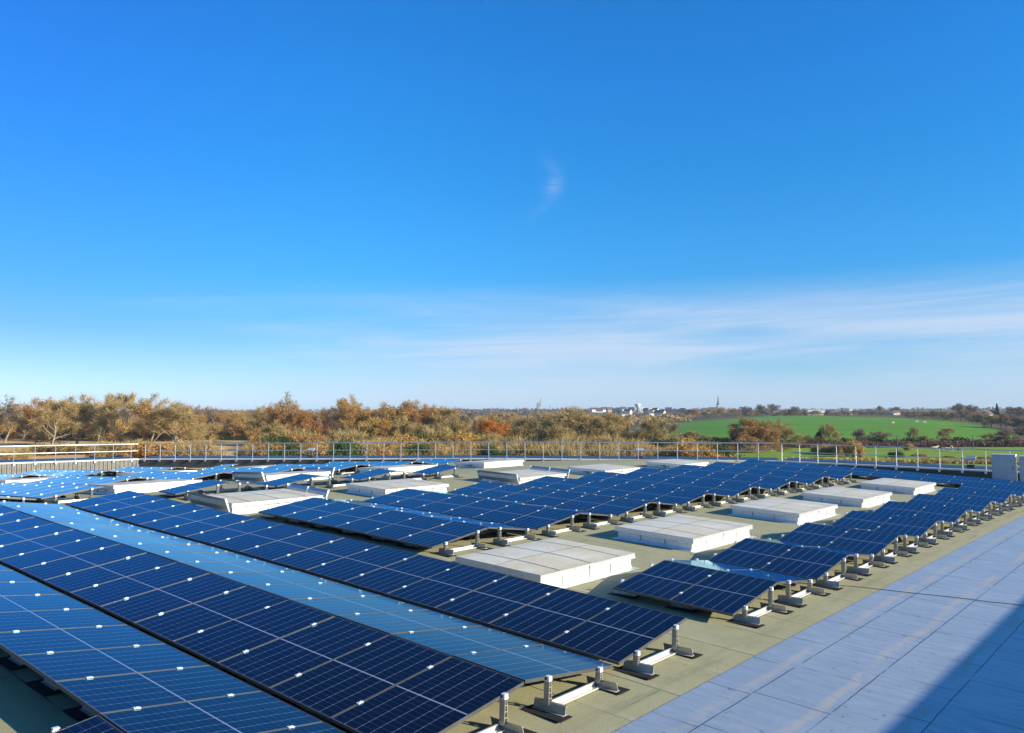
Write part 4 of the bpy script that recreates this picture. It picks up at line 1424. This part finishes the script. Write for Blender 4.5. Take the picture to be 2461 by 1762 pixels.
# ------------------------------------------------------------------ houses, church, water tower
noisy('wall_cream', (.72, .66, .55), (.78, .72, .62), .5, .9)
noisy('wall_white', (.60, .575, .53), (.66, .635, .59), .5, .9)
noisy('wall_brick', (.42, .27, .19), (.48, .32, .23), .5, .9)
noisy('roof_slate', (.055, .058, .066), (.085, .088, .095), .8, .7)
noisy('roof_tile', (.16, .085, .055), (.21, .115, .075), .8, .8)
noisy('church_stone', (.40, .36, .30), (.46, .42, .35), .4, .9)
m, t = mat('window_dark', (.03, .035, .045), .2); MAT['window_dark'] = m


def house(px, d, wd, dp, eave, ridge, rot, wm, rm, label, group, windows=True, chimney=True, up=0.0):
    p = spot(px, d, -.5 + up)
    o = thing('house', label, 'house', p, group, rot)
    mb = MB()
    a, b = wd / 2, dp / 2
    e = eave + .5
    vs = [(-a, -b, 0), (a, -b, 0), (a, b, 0), (-a, b, 0), (-a, -b, e), (a, -b, e), (a, b, e), (-a, b, e), (-a, 0, e + ridge - .05), (a, 0, e + ridge - .05)]
    mb.add(vs, [(0, 1, 5, 4), (2, 3, 7, 6), (1, 2, 6, 9, 5), (3, 0, 4, 8, 7)])
    mb.build('wall', MAT[wm], o)
    mb = MB()
    ov = .45
    for s in (-1, 1):
        k = ridge / b
        vs = [(-a - ov, s * (b + ov), e - ov * k), (a + ov, s * (b + ov), e - ov * k), (a + ov, 0, e + ridge), (-a - ov, 0, e + ridge)]
        vs += [(x_, y_, z_ + .18) for x_, y_, z_ in vs]
        mb.add(vs, [(0, 1, 2, 3), (4, 7, 6, 5), (0, 4, 5, 1), (1, 5, 6, 2), (3, 2, 6, 7), (0, 3, 7, 4)])
    rf = mb.build('roof', MAT[rm], o)
    if chimney:
        mb = MB(); mb.box(a * .55, a * .55 + .9, -.45, .45, e + ridge - .8, e + ridge + 1.3); mb.build('chimney', MAT['wall_brick'], rf)
    if windows:
        for k in range(3):
            mb = MB(); x_ = -a + wd * (k + .5) / 3
            mb.box(x_ - .5, x_ + .5, -b - .04, -b - .005, 1.4, 2.7); mb.build('window', MAT['window_dark'], o)
    return o


house(528, 430, 9, 7.5, 4.2, 4.2, YAW + R_(38), 'wall_cream', 'roof_slate', 'pale gabled house with dark roof among the trees at left', None)
GHs = 'village houses on the skyline'
hrng = random.Random(21)
spots = [(1426, 1450), (1440, 1380), (1452, 1500), (1465, 1420), (1478, 1350), (1486, 1520), (1497, 1440), (1508, 1300), (1516, 1400), (1553, 1330), (1562, 1250), (1575, 1400),
         (1590, 1200), (1602, 1150), (1606, 1330), (1616, 1260), (1627, 1120), (1636, 1180), (1645, 1080), (1500, 1180), (1482, 1200), (1640, 1300), (1695, 1250), (1712, 1300), (1560, 1120), (1585, 1080)]
for i, (px, d) in enumerate(spots):
    wm = hrng.choice(['wall_white', 'wall_cream', 'wall_white', 'wall_brick'])
    rm = hrng.choice(['roof_slate', 'roof_slate', 'roof_tile'])
    house(px, d, hrng.uniform(9, 14), hrng.uniform(7, 9), hrng.uniform(3.4, 5.4), hrng.uniform(3, 4.4), YAW + hrng.uniform(-.9, .9), wm, rm,
          'small pale or brick gabled house with dark roof in the hillside village', GHs, False, False, lerp_pts([(1080, 2.5), (1500, 5.5)], d))
# school-like white block and water tower
p = spot(1552, 1420, 5)
o = thing('apartment_block', 'long white flat roofed block on the village skyline beside the water tower', 'building', p, None, YAW + .12)
mb = MB(); mb.box(-15, 17, -5, 5, -2, 6.5); mb.box(-15, -4, -5, 5, 6.501, 8.3); mb.build('wall', MAT['wall_white'], o)
mb = MB(); mb.box(-3.9, 17.3, -5.3, 5.3, 6.51, 6.9); mb.build('roof', MAT['wall_cream'], o)
for k in range(9):
    for fl in range(2):
        mb = MB(); mb.box(-14 + k * 3.4, -12.4 + k * 3.4, -5.05, -5.005, 1.2 + fl * 3, 2.7 + fl * 3); mb.build('window', MAT['window_dark'], o)
p = spot(1532, 1500, -1)
o = thing('water_tower', 'pale water tower with a wide bowl on the village skyline', 'water tower', p)
mb = MB()
mb.tube([(0, 0, -3), (0, 0, 12), (0, 0, 14)], [2.6, 2.2, 2.6], 16); mb.build('shaft', MAT['wall_cream'], o, smooth=False)
mb = MB()
mb.tube([(0, 0, 14.01), (0, 0, 16), (0, 0, 19), (0, 0, 20.5), (0, 0, 21)], [2.8, 4.5, 5.4, 5.5, 5.0], 20); mb.build('tank', MAT['wall_cream'], o)
# church
p = spot(1725, 1480, -7)
o = thing('church', 'church with thin dark pointed spire above the crest trees', 'church', p, None, YAW + .3)
o.scale = (.8, .8, .9)
mb = MB(); mb.box(-3, 3, -3, 3, -4, 25); mb.build('tower', MAT['church_stone'], o)
mb = MB(); mb.tube([(0, 0, 25.01), (0, 0, 30), (0, 0, 45)], [3.3, 1.9, .12], 8); sp = mb.build('spire', MAT['roof_slate'], o)
mb = MB(); mb.tube([(0, 0, 45.01), (0, 0, 47.2)], .12, 5); mb.box(-.6, .6, -.08, .08, 46.1, 46.3); mb.build('cross', MAT['roof_slate'], sp)
mb = MB(); mb.box(3.01, 24, -4, 4, -4, 7); mb.build('nave', MAT['church_stone'], o)
mb = MB(); mb.add([(3.05, -4.4, 6.9), (24.3, -4.4, 6.9), (24.3, 0, 12), (3.05, 0, 12), (3.05, 4.4, 6.9), (24.3, 4.4, 6.9)], [(0, 1, 2, 3), (3, 2, 5, 4), (1, 5, 2), (0, 3, 4)]); mb.build('nave_roof', MAT['roof_slate'], o)
for s in (-1, 1):
    mb = MB(); mb.box(s * 1.0 - .4, s * 1.0 + .4, -3.06, -3.005, 20, 23); mb.build('window', MAT['window_dark'], o)
# long white shed roof on the right crest, small farm buildings
for px, d, wd, hh, la in ((1957, 1150, 24, 5.6, 'long white shed roof among the crest trees'), (2040, 1150, 5, 7, 'small bright white building on the right part of the crest')):
    p = spot(px, d, 3.0)
    o = thing('shed', la, 'shed', p, None, YAW)
    mb = MB(); mb.box(-wd / 2, wd / 2, -5, 5, -5, hh - 2); mb.build('wall', MAT['wall_cream'], o)
    mb = MB(); mb.box(-wd / 2 - .4, wd / 2 + .4, -5.4, 5.4, hh - 1.99, hh - .9); mb.build('roof', MAT['wall_white'], o)
house(2150, 900, 8, 6, 2.6, 2.0, YAW + .1, 'wall_cream', 'roof_tile', 'low cream house in the trees on the crest at right', None, False, False, 1.2)
house(2372, 600, 5, 5, 2.4, 2.0, YAW + .5, 'wall_cream', 'roof_tile', 'tiny cream gable in the wood near the right edge', None, False, False, 3.6)

# ------------------------------------------------------------------ pylons and poles
noisy('steel_grey', (.13, .135, .15), (.17, .175, .19), 3, .7, .1)
noisy('pole_wood', (.10, .085, .07), (.15, .125, .10), 5, .9)


def pylon(px, d, h, label):
    p = spot(px, d)
    o = thing('pylon', label, 'pylon', p, 'power line pylons', YAW + .2)
    mb = MB()
    w0, w1 = h * .10, h * .02
    for sx_ in (-1, 1):
        for sy_ in (-1, 1):
            mb.tube([(sx_ * w0, sy_ * w0, 0), (sx_ * w1, sy_ * w1, h * .7), (sx_ * w1 * .6, sy_ * w1 * .6, h)], h * .006, 4)
    for i in range(7):
        z0, z1 = h * .7 * i / 7, h * .7 * (i + 1) / 7
        a0 = w0 + (w1 - w0) * i / 7; a1 = w0 + (w1 - w0) * (i + 1) / 7
        for s in (-1, 1):
            mb.tube([(-a0, s * a0, z0), (a1, s * a1, z1)], h * .003, 3); mb.tube([(a0, s * a0, z0), (-a1, s * a1, z1)], h * .003, 3)
            mb.tube([(s * a0, -a0, z0), (s * a1, a1, z1)], h * .003, 3)
    mb.build('lattice_mast', MAT['steel_grey'], o)
    for zz, ww in ((.74, .16), (.86, .13), (.96, .09)):
        mb = MB(); mb.tube([(-h * ww, 0, h * zz), (h * ww, 0, h * zz)], h * .005, 4); mb.tube([(-h * ww, 0, h * zz), (0, 0, h * zz + h * .04), (h * ww, 0, h * zz)], h * .003, 4)
        mb.build('cross_arm', MAT['steel_grey'], o)


pylon(1241, 1900, 16, 'left of three tiny pylons on the far skyline')
pylon(1265, 2000, 15, 'middle of three tiny pylons on the far skyline')
pylon(1321, 1950, 19, 'right of three tiny pylons, standing on the far ridge')
pylon(1537, 430, 12.5, 'lattice pylon below the water tower in front of the village slope')


def pole(px, d, top, label, arm=True):
    p = spot(px, d, -.4)
    h = (HY - top - .0027 * (px - CX)) / F_PX * d - p.z
    o = thing('utility_pole', label, 'utility pole', p, 'wooden utility poles', YAW + .1)
    mb = MB(); mb.tube([(0, 0, 0), (0, 0, h)], [.16, .11], 8); mb.build('post', MAT['pole_wood'], o)
    if arm:
        mb = MB(); mb.box(-.95, .95, -.07, .07, h - .35, h - .2); mb.build('cross_arm', MAT['pole_wood'], o)
        for x_ in (-.85, 0, .85):
            mb = MB(); mb.tube([(x_, 0, h - .2), (x_, 0, h + .05)], .06, 6); mb.build('insulator', MAT['steel_grey'], o)


pole(2152, 230, 1045, 'tall wooden pole with a cross arm in the pasture')
pole(2333, 245, 1045, 'plain wooden pole near the right end of the hedge', False)
pole(2378, 300, 1062, 'small plain pole in front of the hedge at right', False)
pole(1657, 260, 1041, 'pale pole with cross arm at the left foot of the green hill')

# ------------------------------------------------------------------ animals in the pastures
m, t = mat('cow_coat', rough=.8, spec=.2)
v = objco(t)
oi = t.new('ShaderNodeObjectInfo')
vv = t.new('ShaderNodeVectorMath', operation='ADD')
t.l.new(v, vv.inputs[0]); t.l.new(t.comb(t.math('MULTIPLY', oi.outputs['Random'], 40.0), 0, 0), vv.inputs[1])
n = t.noise(vv.outputs[0], 1.5, 2, .4)
t.put(t.b.inputs['Base Color'], t.mix(t.step(n, .50, .53), (.50, .46, .40), (.03, .026, .024)))
MAT['cow_coat'] = m
noisy('cow_white', (.55, .48, .37), (.46, .37, .25), 1.2, .85)


def skin_mesh(name, verts, edges, radii, m):
    me = bpy.data.meshes.new(name)
    bm = bmesh.new()
    ly = bm.verts.layers.skin.verify()
    bv = []
    for i, (q_, rr) in enumerate(zip(verts, radii)):
        b_ = bm.verts.new(q_); b_[ly].radius = (rr, rr); b_[ly].use_root = i == 0
        bv.append(b_)
    for a, b in edges: bm.edges.new((bv[a], bv[b]))
    bm.to_mesh(me); bm.free()
    me.materials.append(m)
    return me


def cow_mesh(name, m, graze):
    V = [(-.75, 0, 1.02), (-.3, 0, 1.05), (.25, 0, 1.03), (.70, 0, 1.08)]
    R = [.30, .36, .37, .30]
    E = [(0, 1), (1, 2), (2, 3)]
    neck = [(1.02, 0, .98), (1.28, 0, .52), (1.42, 0, .28), (1.40, 0, .14)] if graze else [(1.0, 0, 1.32), (1.18, 0, 1.52), (1.42, 0, 1.46), (1.60, 0, 1.36)]
    for k, q_ in enumerate(neck):
        V.append(q_); R.append([.20, .16, .14, .09][k]); E.append((len(V) - 2 if k else 3, len(V) - 1))
    hd = len(V) - 3
    for s in (-1, 1):
        V.append((neck[1][0] - .02, s * .22, neck[1][2] + .06)); R.append(.04); E.append((hd, len(V) - 1))
    for x0, back in ((.62, False), (-.72, True)):
        src = 3 if not back else 0
        for s in (-1, 1):
            k = len(V)
            V += [(x0, s * .2, .72), (x0 + (-.06 if not back else -.10), s * .2, .38), (x0 + .0, s * .2, .03)]
            R += [.14, .07, .065]
            E += [(src, k), (k, k + 1), (k + 1, k + 2)]
    k = len(V)
    V += [(-1.02, 0, 1.05), (-1.10, 0, .55)]
    R += [.05, .035]
    E += [(0, k), (k, k + 1)]
    return skin_mesh(name, V, E, R, m)


COWS = {(c_, g_): cow_mesh('cow', MAT[c_], g_) for c_ in ('cow_coat', 'cow_white') for g_ in (True, False)}


def cow(px, d, rot, coat, graze, label):
    o = link('cow', COWS[(coat, graze)], None, spot(px, d, .14))
    o.rotation_euler = (0, 0, rot)
    md = o.modifiers.new('skin', 'SKIN'); md.use_smooth_shade = True
    sb = o.modifiers.new('sub', 'SUBSURF'); sb.levels = 1; sb.render_levels = 1
    tag(o, label, 'cow', 'cows grazing in the pastures')


cow(2240, 236, YAW + .1, 'cow_white', False, 'cream coloured cow, leftmost by the guard rail in the pasture')
cow(2250, 238, YAW + 2.8, 'cow_coat', True, 'patched cow right behind the cream coloured one')
cow(2272, 232, YAW + .4, 'cow_coat', True, 'black patched cow grazing left of the bright rail post')
cow(2283, 234, YAW + 1.2, 'cow_white', False, 'white cow beside the black patched grazing one')
cow(2302, 228, YAW + 3.0, 'cow_coat', True, 'dark patched cow, rightmost in the pasture')
cow(2143, depth_for(2143, 1020), YAW + .3, 'cow_white', True, 'single pale cow in the middle of the green hill')
cow(2200, depth_for(2200, 1017), YAW + .1, 'cow_white', True, 'pale cow high on the green hill, left of two')
cow(2219, depth_for(2219, 1019), YAW + 3.1, 'cow_white', True, 'pale cow high on the green hill, right of two')
# ------------------------------------------------------------------ air
mb = MB(); mb.box(-6600, 6600, -6600, 6600, -12.2, 62)
hz = mb.build('haze', [])
tag(hz, 'thin pale winter haze over the land', None, None, 'stuff')
hm = bpy.data.materials.new('haze_air')
hm.use_nodes = True
h_ = NT(hm.node_tree)
h_.n.clear()
pv = h_.new('ShaderNodeVolumePrincipled')
pv.inputs['Color'].default_value = (.60, .84, 1.0, 1)
pv.inputs['Density'].default_value = .00010
pv.inputs['Anisotropy'].default_value = .0
h_.l.new(pv.outputs[0], h_.new('ShaderNodeOutputMaterial').inputs['Volume'])
hz.data.materials.append(hm)
print('things', len([o for o in bpy.data.objects if o.parent is None]), 'objects', len(bpy.data.objects))
